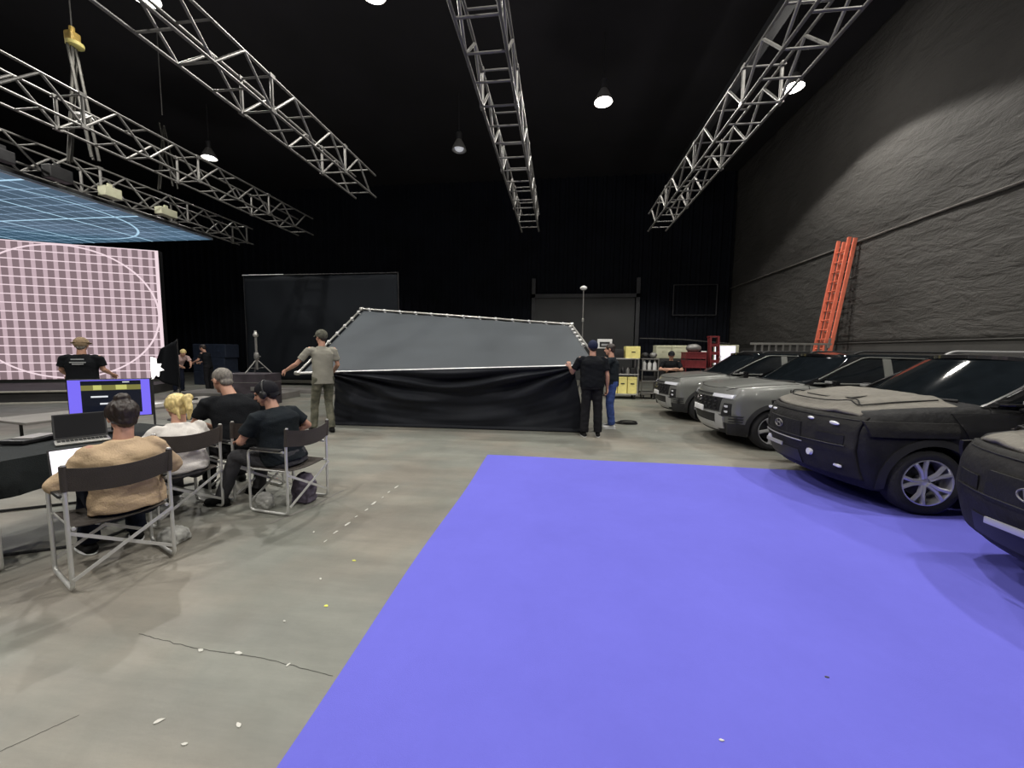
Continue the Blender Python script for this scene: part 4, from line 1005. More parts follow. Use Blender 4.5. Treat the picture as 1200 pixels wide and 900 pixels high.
# 10, 11 people at the back beside the LED wall
person(dict(label='person in a pinkish top bending forward at the back beside the LED wall', loc=(-13.35, 12.0, .0), rz=face_rz(1, -.3), vox=.012, cvox=.014,
    pelvis=(0, -.05, .93), neck=(0, .28, 1.30), head=(0, .40, 1.40), face=(0, 1, -.6), shirt='shirt_pink', pants='trousers_navy', hair='short', hairmat='hair_blonde', elR=(.24, .34, 1.05), wrR=(.15, .50, .95), elL=(-.24, .34, 1.05), wrL=(-.15, .50, .95)))
person(dict(label='person in dark clothes standing at the back right beside the one in pink', loc=(-12.75, 12.6, .0), rz=face_rz(-1, -.2), vox=.012, cvox=.014,
    pelvis=(0, 0, .93), neck=(0, .10, 1.42), head=(0, .16, 1.58), face=(0, 1, -.3), shirt='shirt_black', pants='jeans_black', hair='short', elR=(.26, .16, 1.14), wrR=(.18, .36, 1.06), elL=(-.26, .16, 1.14), wrL=(-.18, .36, 1.06)))

# ================================================================ DIRECTOR CHAIRS (local: faces +y, back at -y)
def side_frame(sx):
    x = .26 * sx
    mb = MB(); mb.tube(arc_pts([(x, -.23, .62), (x, -.23, .02), (x, .22, .02), (x, .22, .62), (x, -.20, .62)], .05), .0125, 10)
    return mb
def make_chair(name, label, grp=None):
    t = thing(name, label, 'chair')
    for sx in (-1, 1):
        f = side_frame(sx).build('side_frame', 'chair_tube', t, 60)
        MB().tube([(.26 * sx, -.23, .58), (.26 * sx, -.235, .74), (.26 * sx, -.25, .855)], .0125, 10).build('back_post', 'chair_tube', t, 60)
        MB().box((.26 * sx, .0, .637), (.048, .36, .022), bev=.009).build('armrest', 'black_plastic', t, 60)
        MB().tube([(.235 * sx, -.235, .425), (.235 * sx, .22, .425)], .011, 8).build('seat_rail', 'chair_tube', t, 60)
    for y in (-.245, .235):
        for sx in (-1, 1):
            y2 = y + .012 * sx
            MB().box(((0), y2, .25), (sqrt(.52 ** 2 + .31 ** 2), .007, .022), rot=Matrix.Rotation(sx * atan2(.31, .52), 3, 'Y')).build('cross_brace', 'chair_tube', t)
    def seat(u, v): x = (u - .5) * .48; y = (v - .5) * .42; return V((x, y - .005, .430 - .022 * (1 - (2 * u - 1) ** 2)))
    MB().slab(seat, 12, 8, (0, 0, .008)).build('seat', 'chair_fabric', t, 60)
    def back(u, v): a = (2 * u - 1); return V((a * .275, -.235 - .055 * (1 - a * a) - .02 * v, .685 + .155 * v - .035 * (1 - a * a)))
    MB().slab(back, 16, 5, (0, .006, 0)).build('backrest', 'chair_fabric', t, 60)
    for sx in (-1, 1):
        MB().tube([(sx * .26, -.235, .68), (sx * .262, -.248, .845)], .019, 10).build('fabric_sleeve', 'chair_fabric', t, 60)
    return t
c0 = make_chair('director_chair', 'silver tube director chair nearest the viewer, under the person in tan')
c0.location = (-3.20, 2.33, 0); c0.rotation_euler.z = face_rz(-.92, .40)
for x, y, dx, dy, lb in [(-3.60, 3.16, -.95, .28, 'director chair under the blonde person'),
                         (-3.44, 3.80, -.93, .30, 'director chair under the grey haired person, mostly hidden'),
                         (-2.72, 3.54, -.985, .14, 'silver tube director chair under the person wearing a backward cap'),
                         (-4.18, 1.98, -.9, .4, 'director chair cut off by the left picture edge')]:
    c = copy_tree(c0); c.location = (x, y, 0); c.rotation_euler.z = face_rz(dx, dy); c['label'] = lb
M['bag_purple'] = mat('bag_purple', (.10, .085, .12), .9, var=.3, scale=9, bump=.5, bscale=20)
M['bag_pale'] = mat('bag_pale', (.34, .34, .32), .8, var=.3, scale=8, bump=.5, bscale=12)
def lump(name, loc, size, m, label, cat, seed=0):
    mb = MB(); mb.ell((0, 0, size[2] * .5), (size[0] * .5, size[1] * .5, size[2] * .55), n=20); mb.box((0, 0, size[2] * .3), (size[0] * .8, size[1] * .8, size[2] * .6), bev=.02)
    me = remesh(mb, max(size) / 28, 3); wob(me, lambda p: max(size) * .05 * noise.noise(p * (7 / max(size)) + V((seed, 0, 0))))
    for v in me.vertices:
        if v.co.z < .002: v.co.z = .002
    o = add_mesh(me, name, m, None); o.location = loc; return tag(o, label, cat)
lump('cloth_bag', (-2.62, 3.62, .002), (.24, .2, .3), 'bag_purple', 'purplish soft bag hanging low on the rightmost occupied chair', 'bag', 3)
lump('crumpled_cloth', (-2.9, 3.40, 0), (.18, .14, .16), 'bag_pale', 'pale crumpled bundle on the floor under the rightmost chair', 'bundle', 5)
lump('crumpled_cloth', (-3.12, 2.68, 0), (.22, .2, .12), 'bag_pale', 'pale crumpled bundle on the floor under the nearest chair', 'bundle', 8)

# ================================================================ TABLES AND WHAT LIES ON THEM
def local_axes(rz): return V((cos(rz), sin(rz), 0)), V((-sin(rz), cos(rz), 0))
def clothed_table(loc, rz, L, W_, H_, drop, label):
    t = thing('folding_table', label, 'table', loc, rz)
    MB().box2((-L / 2, -W_ / 2, H_ - .035), (L / 2, W_ / 2, H_ - .006), bev=.008).build('tabletop', 'black_plastic', t)
    for sx in (-1, 1):
        for sy in (-1, 1): MB().tube([(sx * (L / 2 - .18), sy * (W_ / 2 - .06), 0), (sx * (L / 2 - .18), sy * (W_ / 2 - .06), H_ - .03)], .014, 8).build('leg', 'dark_metal', t, 60)
    N = 160; mb = MB(); per = []; r = .03
    hx, hy = L / 2 + .006, W_ / 2 + .006
    for i in range(N):
        u = i / N * 2 * (L + W_); 
        if u < L: p, n = V((-hx + 2 * hx * u / L, -hy, 0)), V((0, -1, 0))
        elif u < L + W_: p, n = V((hx, -hy + 2 * hy * (u - L) / W_, 0)), V((1, 0, 0))
        elif u < 2 * L + W_: p, n = V((hx - 2 * hx * (u - L - W_) / L, hy, 0)), V((0, 1, 0))
        else: p, n = V((-hx, hy - 2 * hy * (u - 2 * L - W_) / W_, 0)), V((-1, 0, 0))
        per.append((p, n))
    rows = []
    for j in range(9):
        q = j / 8; row = []
        for i, (p, n) in enumerate(per):
            f = .022 * q * sin(i * .9 + 2 * noise.noise(V((i * .11, 0, 1)))) + .012 * q
            row.append(mb.bm.verts.new(p + n * max(0, f + .01 * q) + V((0, 0, H_ - drop * q - .004 * q * sin(i * .4)))))
        rows.append(row)
    for j in range(8):
        for i in range(N): mb.face([rows[j][i], rows[j][(i + 1) % N], rows[j + 1][(i + 1) % N], rows[j + 1][i]])
    mb.face(rows[0]); o = mb.build('table_cloth', 'table_cloth', None, 50); o.location = loc; o.rotation_euler.z = rz
    tag(o, 'black cloth draped over the table left of the tan sweater', 'tablecloth'); return t
RZT = atan2(.99, .15)
clothed_table((-4.47, 2.15, 0), RZT, 3.0, .78, .75, .27, 'folding table with the laptop and violet edged monitor on it')
ex, ey = local_axes(RZT)          # ex along the table, ey towards the screens
def on_table(a, b, z=.755): p = V((-4.47, 2.15, 0)) + ex * a + ey * b; return (p.x, p.y, z)
# monitor
t = thing('monitor', 'monitor showing a dark picture between violet bars, standing on the cloth covered table', 'monitor', on_table(1.12, .10), face_rz(.60, -.80))
MB().box((0, .02, .010), (.26, .20, .015), bev=.005).tube([(0, .0, .01), (0, -.03, .22)], .022, 10).build('stand', 'dark_metal', t, 50)
MB().box((0, .0, .335), (.60, .035, .38), bev=.008).build('housing', 'black_plastic', t)
def monitor_picture():
    m = bpy.data.materials.new('monitor_picture'); m.use_nodes = True; nt = m.node_tree; b = nt.nodes['Principled BSDF']; L = nt.links.new
    tc = nd(nt, 'ShaderNodeTexCoord'); s = nd(nt, 'ShaderNodeSeparateXYZ'); L(tc.outputs['Object'], s.inputs[0]); X, Z = s.outputs[0], s.outputs[2]
    def rng(v, a, b_): return mth(nt, 'MULTIPLY', mth(nt, 'GREATER_THAN', v, a), mth(nt, 'LESS_THAN', v, b_))
    def mix(f, a, c):
        q = nd(nt, 'ShaderNodeMix', data_type='RGBA'); L(f, q.inputs[0])
        if isinstance(a, tuple): q.inputs[6].default_value = (*a, 1)
        else: L(a, q.inputs[6])
        q.inputs[7].default_value = (*c, 1); return q.outputs[2]
    inner = mth(nt, 'MULTIPLY', rng(X, -.225, .205), rng(Z, .185, .508))
    c = mix(inner, (.20, .155, .93), (.004, .006, .014))
    band = mth(nt, 'MULTIPLY', rng(X, -.225, .205), rng(Z, .415, .465)); c = mix(band, c, (.20, .19, .05))
    hot = mth(nt, 'MULTIPLY', rng(Z, .42, .465), mth(nt, 'ADD', rng(X, -.12, -.04), rng(X, .06, .12))); c = mix(hot, c, (.55, .55, .16))
    w1 = mth(nt, 'MULTIPLY', rng(X, .02, .14), rng(Z, .345, .360)); w2 = mth(nt, 'MULTIPLY', rng(X, .01, .08), rng(Z, .275, .290)); w3 = mth(nt, 'MULTIPLY', rng(X, -.14, -.09), rng(Z, .488, .497))
    c = mix(mth(nt, 'MAXIMUM', mth(nt, 'MAXIMUM', w1, w2), w3), c, (.8, .82, .85))
    L(c, b.inputs['Emission Color']); b.inputs['Emission Strength'].default_value = 1; b.inputs['Base Color'].default_value = (.01, .01, .01, 1); b.inputs['Roughness'].default_value = .2; return m
# the picture side looks towards local +y
MB().box2((-.292, .0175, .153), (.292, .0195, .517)).build('display', monitor_picture(), t)
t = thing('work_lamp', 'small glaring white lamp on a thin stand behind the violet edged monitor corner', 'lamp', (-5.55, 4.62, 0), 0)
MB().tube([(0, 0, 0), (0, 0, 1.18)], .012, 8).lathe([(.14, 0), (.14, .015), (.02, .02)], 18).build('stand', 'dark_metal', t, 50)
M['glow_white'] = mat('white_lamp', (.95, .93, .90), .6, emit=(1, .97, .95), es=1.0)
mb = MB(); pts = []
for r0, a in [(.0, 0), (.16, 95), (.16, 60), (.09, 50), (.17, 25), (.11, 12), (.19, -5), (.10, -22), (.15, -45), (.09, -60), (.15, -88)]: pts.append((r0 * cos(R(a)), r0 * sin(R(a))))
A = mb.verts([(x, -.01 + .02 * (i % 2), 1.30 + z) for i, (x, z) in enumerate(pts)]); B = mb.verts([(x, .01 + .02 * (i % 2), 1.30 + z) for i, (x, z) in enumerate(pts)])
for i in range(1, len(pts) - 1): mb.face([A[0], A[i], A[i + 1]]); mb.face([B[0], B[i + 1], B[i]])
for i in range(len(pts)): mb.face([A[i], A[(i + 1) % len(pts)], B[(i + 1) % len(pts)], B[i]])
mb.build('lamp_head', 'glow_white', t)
# laptops
def laptop(loc, rz, label, screen, ang=105, w_=.33):
    t = thing('laptop', label, 'laptop', loc, rz)          # opens towards local -y
    MB().box((0, -.115, .008), (w_, .23, .015), bev=.005).build('base', 'alu', t)
    k = MB()
    for i in range(12):
        for j in range(4): k.box((-w_ * .42 + i * w_ * .076, -.05 - j * .028, .0165), (w_ * .062, .022, .003))
    k.build('keyboard', 'black_plastic', t)
    R_ = Matrix.Rotation(R(90 - ang), 3, 'X')
    MB().box(R_ @ V((0, 0, .115)) + V((0, .0, .018)), (w_, .008, .23), rot=R_, bev=.003).build('lid', 'dark_metal', t)
    MB().box(R_ @ V((0, -.0052, .117)) + V((0, 0, .018)), (w_ * .93, .002, .205), rot=R_).build('display', screen, t); return t
M['screen_off'] = mat('screen_off', (.003, .003, .005), .6, spec=.2)
laptop(on_table(.80, -.06), face_rz(-.90, .55), 'open laptop with a black screen on the cloth covered table', 'screen_off', 112, .33)
laptop((-3.14 - .9 * .56 - .12 * .43, 2.38 + .43 * .56 - .12 * .9, .57), face_rz(-.9, .43), 'open laptop with a white screen on the lap of the person in tan', 'screen_white', 108)
t = thing('tray', 'flat black tray with papers lying at the left end of the black cloth', 'tray', on_table(.62, .26), RZT + .3)
MB().box((0, 0, .02), (.30, .22, .035), bev=.01).build('base', 'black_plastic', t); MB().box((.03, -.01, .042), (.22, .16, .006), rot=Matrix.Rotation(.1, 3, 'Z')).build('paper', 'alu', t)
# far table with papers, dark flag, low bench
t = thing('folding_table', 'grey topped work table behind the blonde person, strewn with papers', 'table', (-6.2, 4.95, 0), RZT)
MB().box2((-1.3, -.38, .69), (1.2, .38, .72), bev=.006).build('tabletop', 'deck_grey', t)
for sx in (-1, 1):
    for sy in (-1, 1): MB().tube([(sx * 1.05, sy * .32, 0), (sx * 1.05, sy * .32, .69)], .016, 8).build('leg', 'dark_metal', t, 60)
e2x, e2y = local_axes(RZT)
for i, (a, b, m, sz) in enumerate([(-.3, -.1, 'white', (.21, .297, .004)), (.2, .1, 'white', (.21, .297, .004)), (.5, -.15, 'white', (.16, .24, .004)), (.75, .15, 'black_plastic', (.35, .24, .03)), (0, .2, 'black_plastic', (.4, .14, .025))]):
    p = V((-6.2, 4.95, .7225 + sz[2] / 2)) + e2x * a + e2y * b
    o = MB().box((0, 0, 0), sz, bev=.001 if i < 3 else .008).build('paper_sheet' if i < 3 else ('equipment_case' if i == 3 else 'keyboard'), m); o.location = p; o.rotation_euler.z = RZT + .4 * i
    tag(o, ['white sheet of paper on the grey work table, nearest the monitor', 'white sheet of paper on the grey work table in the middle', 'small white sheet at the far part of the grey work table', 'flat black case on the far end of the grey work table', 'black keyboard on the grey work table'][i], 'case' if i == 3 else 'keyboard' if i == 4 else 'paper', 'papers on the grey work table' if i < 3 else None)
t = thing('black_flag', 'black cloth flag hanging askew from a stand at the right edge of the LED wall', 'flag', (-8.60, 7.5, 0), 0)
MB().tube([(.28, 0, 0), (.28, 0, 1.78)], .014, 8).lathe([(.25, 0), (.25, .02), (.03, .05)], 16, (.28, 0, 0)).build('stand', 'dark_metal', t, 50)
MB().tube([(-.12, -.02, 1.55), (.3, -.02, 1.74)], .010, 6).build('arm', 'dark_metal', t)
def flag(u, v): x = -.10 + .38 * u - .34 * v * (1 - u) + .04 * v; z = 1.56 + .17 * u - .75 * v - .28 * u * v + .12 * v * (1 - u); return V((x, .03 * sin(u * 9) * (.3 + v) - .03, z))
MB().slab(flag, 16, 16, (0, -.006, 0)).build('cloth', 'black_cloth', t, 180)
# crates at the back next to the LED wall
for i, (x, z, w_) in enumerate([(-15.1, 0, 1.6), (-15.15, .57, 1.5), (-15.1, 1.14, 1.55)]):
    o = MB().box2((-w_ / 2, -.35, 0), (w_ / 2, .35, .58), bev=.03).box((-w_ * .25, -.36, .3), (.14, .02, .08)).box((w_ * .25, -.36, .3), (.14, .02, .08)).build('crate', 'crate'); o.location = (x + .35, 15.0, z + .01 * i)
    tag(o, ['dark blue crate at the bottom of the stack right of the LED wall', 'dark blue crate in the middle of the stack right of the LED wall', 'dark blue crate on top of the stack right of the LED wall'][i], 'crate', 'dark blue crates beside the LED wall')
# road case with a tripod stand on it
t = thing('road_case', 'dark purplish road case behind the seated people, carrying a tripod stand', 'case', (-8.1, 9.25, 0), .1)
M['case_purple'] = mat('case_purple', (.045, .036, .045), .6, var=.5, scale=3)
MB().box2((-.58, -.35, .10), (.58, .35, .93), bev=.015).build('body', 'case_purple', t)
MB().box2((-.585, -.355, .70), (.585, .355, .715)).build('lid_rim', 'alu_dull', t)
for sx in (-1, 1):
    for sy in (-1, 1): MB().lathe([(.05, -.02), (.05, .02)], 16, (sx * .48, sy * .27, .05), 'x').box((sx * .48, sy * .27, .09), (.06, .06, .04)).build('caster', 'rubber', t, 50)
for x in (-.3, .3): MB().box((x, -.357, .55), (.16, .015, .10), bev=.004).build('handle', 'alu_dull', t)
t = thing('tripod_stand', 'grey tripod light stand standing on the dark road case', 'stand', (-7.88, 9.2, .93))
MB().tube([(0, 0, .10), (0, 0, 1.0)], .028, 10).build('pole', 'alu_dull', t, 60)
MB().lathe([(.03, .95), (.06, .98), (.06, 1.02), (.03, 1.08), (.03, 1.12)], 14).build('head', 'alu', t, 50)
MB().lathe([(.045, .36), (.06, .40), (.06, .50), (.045, .55)], 14).box((.07, 0, .45), (.08, .03, .03)).build('collar', 'alu_dull', t, 50)
for k in range(3):
    a = 2 * pi * k / 3 + .35; d = V((cos(a), sin(a), 0))
    MB().tube([d * .03 + V((0, 0, .34)), d * .34 + V((0, 0, .014))], .016, 8).build('leg', 'alu_dull', t, 60)
    MB().tube([d * .03 + V((0, 0, .14)), d * .20 + V((0, 0, .155))], .008, 6).build('brace', 'alu_dull', t, 60)

# ================================================================ THE BIG TILTED CLOTH FRAME
A_, B_, C_, D_ = V((-5.38, 7.35, 1.09)), V((.80, 7.52, 1.34)), V((-5.60, 10.45, 2.74)), V((.30, 10.45, 2.32))
t = thing('pipe_scrim', 'large tilted pipe rectangle laced with a grey sheet, held up behind the carpet', 'scrim', (-2.6, 7.35, 0))
def loc_(p): return V(p) - V((-2.6, 7.35, 0))
for nm, p, q in (('near_pipe', A_, B_), ('far_pipe', C_, D_), ('side_pipe', A_, C_), ('side_pipe', B_, D_)):
    MB().tube([loc_(p), loc_(p * .5 + q * .5), loc_(q)], .024, 12).build(nm, 'pipe_white' if nm == 'near_pipe' else 'alu', t, 60)
for p in (A_, B_, C_, D_): MB().lathe([(.035, -.06), (.045, -.03), (.045, .03), (.035, .06)], 12, loc_(p), 'x').build('corner', 'alu', t, 50)
def sheet(u, v):
    u2 = .012 + .976 * u; v2 = .0 + .985 * v
    p = (A_ * (1 - u2) + B_ * u2) * (1 - v2) + (C_ * (1 - u2) + D_ * u2) * v2
    sag = .09 * sin(pi * u) * sin(pi * v); return loc_(p) + V((0, 0, -sag - .035 + .006 * sin(u * 60) * (v ** 6)))
MB().slab(sheet, 60, 24, (0, 0, -.004)).build('grey_sheet', 'grey_sheet', t, 180)
def ties(p, q, n, off):
    for i in range(n):
        c = p.lerp(q, (i + .5) / n); MB().ell(loc_(c) + V(off), (.045, .02, .035), n=8).box(loc_(c) + V(off) + V((.03, 0, -.05)), (.05, .012, .02), rot=Matrix.Rotation(.4 * (i % 3 - 1), 3, 'Y')).build('tie', 'white', t, 60)
ties(C_, D_, 13, (0, -.03, 0)); ties(A_.lerp(C_, .35), C_, 5, (.0, -.02, .0)); ties(B_.lerp(D_, .4), D_, 6, (-.05, -.02, -.02))
M['hang_cloth'] = mat('hanging_cloth', (.006, .0075, .012), .7, var=.15, scale=2, bump=.25, bscale=140, sheen=.08, spec=.25)
def drape(u, v):
    x = -4.62 + 4.90 * u; top = A_.lerp(B_, (x - A_.x) / (B_.x - A_.x)); sag = 4 * u * (1 - u)
    xx = x + (-.12 * (1 - u) + .28 * u ** 3) * v
    tl, tr_ = atan2(v, u + .03), atan2(v, 1.03 - u); dl, dr = sqrt(u * u * 1.6 + v * v), sqrt((1 - u) ** 2 * 1.6 + v * v)
    c = v - .62 * sag * (1 - .5 * v)
    nz = noise.noise(V((u * 2.5, v * 2.5, 3)))
    d = .075 * sin(tl * 15 + 1.5 * nz) * math.exp(-dl * 1.6) + .085 * sin(tr_ * 13 + 2 * nz) * math.exp(-dr * 1.5)
    d += .055 * sin(c * 19 + 1.6 * nz) * (1 - v) * min(1, sag * 1.6) * (.6 + .4 * noise.noise(V((u * 3, c * 5, 9)))) + .02 * noise.noise(V((u * 5, c * 9, 7)))
    d *= 1.7 * min(1, v * 6) * (1 - .8 * v ** 8)
    z = top.z * (1 - v) + .006; y = top.y + .0 + .16 * v - d + .06 * sin(pi * v)
    if v > .97: y -= .05
    return V((xx, y - .03, z)) - V((-2.6, 7.35, 0))
MB().slab(drape, 150, 70, (0, .004, 0)).build('hanging_cloth', 'hang_cloth', t, 180, 'black cloth hanging in swags from the near pipe to the floor')
# support stands behind the frame
for i, (x, y, z) in enumerate([(-5.62, 10.56, 2.68), (.30, 10.56, 2.26)]):
    t = thing('frame_stand', ['dark roller stand propping the left rear corner of the cloth frame', 'dark roller stand propping the right rear corner of the cloth frame'][i], 'stand', (x, y, 0), 0, 'stands under the cloth frame')
    MB().tube([(0, 0, .25), (0, 0, z)], .022, 10).build('pole', 'dark_metal', t, 60)
    for k in range(3):
        a = 2 * pi * k / 3 + .6; d = V((cos(a), sin(a), 0)); MB().tube([(0, 0, .55), d * .42 + V((0, 0, .05))], .014, 8).tube([(0, 0, .27), d * .40 + V((0, 0, .07))], .008, 6).build('leg', 'dark_metal', t, 60)
        MB().lathe([(.045, -.015), (.045, .015)], 14, tuple(d * .43 + V((0, 0, .046))), 'y').build('wheel', 'rubber', t, 50)
# tall stand seen above the frame's right corner
t = thing('light_stand', 'tall thin black stand with a small white head behind the right end of the frame', 'stand', (.76, 13.3, 0))
MB().tube([(0, 0, .2), (0, 0, 3.66)], .020, 8).build('pole', 'alu_dull', t, 60)
for z in (1.5, 2.6): MB().lathe([(.03, z), (.035, z + .03), (.035, z + .09), (.03, z + .12)], 12).build('collar', 'alu', t, 50)
MB().ell((0, 0, 3.72), (.12, .08, .075), n=14).build('head', 'white', t, 180)
for k in range(3):
    a = 2 * pi * k / 3; MB().tube([(0, 0, .6), (.5 * cos(a), .5 * sin(a), .02)], .012, 6).build('leg', 'dark_metal', t, 60)
# free standing dark backdrop at the back left
t = thing('backdrop', 'wide dark slate backdrop standing far behind the tripod stand', 'backdrop', (-10.0, 15.2, 0))
def bd_(u, v): return V((-3.45 + 6.85 * u, .05 * noise.noise(V((u * 6, v * 3, 0))), .25 + 4.38 * v))
MB().slab(bd_, 40, 20, (0, .006, 0)).build('sheet', 'slate_sheet', t, 180)
MB().tube([(-3.5, 0, 4.66), (3.45, 0, 4.70)], .024, 8).build('top_pipe', 'dark_metal', t)
MB().tube([(-3.5, -.01, 4.68), (-1.6, -.01, 4.69)], .02, 8).build('bare_pipe', 'pipe_white', t)
for x in (-3.48, 3.43): MB().tube([(x, .03, 0), (x, .03, 4.68)], .022, 8).build('upright', 'dark_metal', t)
for x in (-3.48, 3.43): MB().tube([(x, .6, .03), (x, -.45, .03)], .022, 8).tube([(x, .6, .03), (x, .03, 1.2)], .018, 8).build('foot', 'dark_metal', t)
t = MB().box2((-3.4, -.3, 0), (3.4, .3, .14), bev=.02).build('floor_beam', 'deck_grey'); t.location = (-8.6, 12.9, 0); tag(t, 'low grey beam lying on the floor in front of the dark backdrop', 'beam')

# ================================================================ CARTS AND GEAR AT THE BACK RIGHT
def cart(loc, w_, d_, shelves, hgt, m, label, grp=None, name='equipment_cart'):
    t = thing(name, label, 'cart', loc, 0, grp)
    for z in shelves: MB().box((0, 0, z), (w_, d_, .035), bev=.006).build('shelf', m, t)
    for sx in (-1, 1):
        for sy in (-1, 1):
            MB().tube([(sx * (w_ / 2 - .02), sy * (d_ / 2 - .02), .14), (sx * (w_ / 2 - .02), sy * (d_ / 2 - .02), hgt)], .018, 8).build('post', m, t, 60)
            c = MB().lathe([(.06, -.018), (.065, 0), (.06, .018)], 18, (sx * (w_ / 2 - .10), sy * (d_ / 2 - .08), .065), 'x').box((sx * (w_ / 2 - .10), sy * (d_ / 2 - .08), .12), (.06, .07, .03)).build('caster', 'rubber', t, 50)
    return t
def item(name, mb, m, loc, label, cat, grp=None, rz=0, sm_=50):
    o = mb.build(name, m, None, sm_); o.location = loc; o.rotation_euler.z = rz; return tag(o, label, cat, grp)
CY = 13.6
cart((2.14, CY, 0), 1.04, .6, (.17, .84, 1.37), 1.38, 'alu', 'three shelf cart with yellow boxes at its bottom, right of the blue jeans person')
for i in range(3):
    t = thing('yellow_case', ['yellow case on the lower cart shelf, left one', 'yellow case on the lower cart shelf, middle one', 'yellow case on the lower cart shelf, right one'][i], 'case', (1.83 + .32 * i, CY - .02, .19), 0, 'yellow cases on the lower cart shelf')
    MB().box2((-.148, -.24, 0), (.148, .24, .50), bev=.02).build('body', 'yellow', t); MB().box2((-.15, -.245, .50), (.15, .245, .57), bev=.015).build('lid', 'yellow', t)
    MB().box((0, -.248, .34), (.12, .012, .035), bev=.004).build('handle', 'black_plastic', t)
t = thing('yellow_case', 'single yellow case on top of the three shelf cart', 'case', (2.46, CY, 1.39)); MB().box2((-.24, -.22, 0), (.24, .22, .40), bev=.015).build('body', 'yellow', t); MB().box((.02, -.225, .21), (.13, .012, .03), bev=.004).build('handle', 'black_plastic', t)
item('gear_box', MB().box2((-.19, -.2, 0), (.19, .2, .30), bev=.02).box((.0, -.205, .12), (.12, .02, .03)), 'black_plastic', (1.98, CY, 1.39), 'black gear box on the cart left of the yellow case', 'box')
rnd = random.Random(4)
mids = []
for i in range(6):
    k = i % 3; x = 1.86 + i * .155; h = .20 + .08 * rnd.random()
    mb = MB().lathe([(.055, 0), (.062, .04), (.062, h * .7), (.035, h * .85), (.03, h)], 14)
    if k == 1: mb = MB().box2((-.065, -.1, 0), (.065, .1, h), bev=.02).tube([(-.05, 0, h), (-.04, 0, h + .06), (.04, 0, h + .06), (.05, 0, h)], .01, 6)
    item('lamp_head' if k != 1 else 'tool_bag', mb, ['alu_dull', 'black_plastic', 'dark_metal'][k], (x, CY - .1 - .06 * (i % 2), .86), ['grey lamp head at the left of the middle cart shelf', 'black bag second on the middle cart shelf', 'dark lamp head third on the middle cart shelf', 'grey lamp head fourth on the middle cart shelf', 'black bag fifth on the middle cart shelf', 'dark lamp head at the right of the middle cart shelf'][i], 'gear', 'gear on the middle cart shelf')
cart((3.06, CY + .1, 0), .56, .55, (.22, .62, .98, 1.37), 1.38, 'alu_dull', 'narrow wire cart with pale bottles beside the yellow box cart')
for i in range(3): item('bottle', MB().lathe([(.06, 0), (.065, .02), (.065, .22), (.03, .28), (.03, .32), (.035, .33)], 16), 'white', (2.88 + .17 * i, CY - .05, 1.0), ['pale bottle on the narrow cart, left one', 'pale bottle on the narrow cart, middle one', 'pale bottle on the narrow cart, right one'][i], 'bottle', 'pale bottles on the narrow cart')
for i in range(2): item('gear_pouch', MB().ell((0, 0, .10), (.13, .12, .10)).box((0, -.11, .08), (.08, .03, .05), bev=.01), 'alu_dull' if i else 'dark_metal', (2.92 + .28 * i, CY + .1, 1.40), ['dark round pouch on top of the narrow cart', 'grey round pouch on top of the narrow cart'][i], 'pouch', sm_=180)
item('tool_box', MB().box2((-.2, -.2, 0), (.2, .2, .16), bev=.02), 'dark_metal', (3.06, CY + .1, .64), 'dark tool box on the narrow cart under the bottles', 'box')
t = thing('small_monitor', 'small white framed monitor on a stand above the person in blue jeans', 'monitor', (1.62, 14.3, 0))
MB().box((0, 0, 1.885), (.52, .05, .34), bev=.012).build('housing', 'white', t); MB().box((0, -.028, 1.86), (.36, .01, .19)).build('display', 'black_plastic', t); MB().box((0, -.036, 1.85), (.24, .01, .07)).build('picture', 'silver', t)
MB().tube([(0, .03, .02), (0, .03, 1.75)], .018, 8).lathe([(.26, 0), (.26, .03), (.03, .05)], 18, (0, .03, 0)).build('stand', 'dark_metal', t, 50)
# stacked cases under the cream cases
for i in range(2):
    item('road_case', MB().box2((-.46, -.3, 0), (.46, .3, .68), bev=.02).box((0, -.305, .45), (.86, .01, .02)).box((-.2, -.31, .3), (.14, .02, .08)), 'black_plastic', (3.95, 14.5, .005 + .69 * i), ['black road case on the floor below the cream cases', 'black road case right under the cream cases'][i], 'case', 'black road cases below the cream ones')
for i in range(2):
    item('cream_case', MB().box2((-.26, -.25, 0), (.26, .25, .46), bev=.015).box((0, -.252, .25), (.14, .012, .03)).box((0, -.255, .40), (.5, .01, .012)), 'cream', (3.68 + .54 * i, 14.5, 1.39), ['cream case behind the arms folded person, left one', 'cream case behind the arms folded person, right one'][i], 'case', 'cream cases')
cart((4.42, 13.4, 0), .66, .5, (.25, 1.12, 1.42, 1.60), 1.62, 'red', 'dark red trolley with a grey bundle on it, left of the red ladder', name='red_trolley')
MB().box2((-.31, -.23, 1.40), (.31, .23, 1.60), bev=.01).box2((-.31, -.23, 1.12), (.31, .23, 1.36), bev=.01).build('drawer_box', 'red', bpy.data.objects['red_trolley'])
t = item('sound_blanket', MB().ell((0, 0, .13), (.24, .18, .14), n=24), 'alu_dull', (4.40, 13.4, 1.62), 'rounded grey bundle lying on the dark red trolley', 'bundle', sm_=180)
item('white_clip', MB().box2((-.07, -.05, 0), (.07, .05, .04), bev=.01), 'white', (4.66, 13.2, 1.62), 'little white box on the dark red trolley', 'box')
item('black_box', MB().box2((-.25, -.18, 0), (.25, .18, .6), bev=.03).box((0, -.185, .4), (.3, .02, .05)), 'black_plastic', (4.42, 13.4, .27), 'black box on the lower shelf of the dark red trolley', 'box')
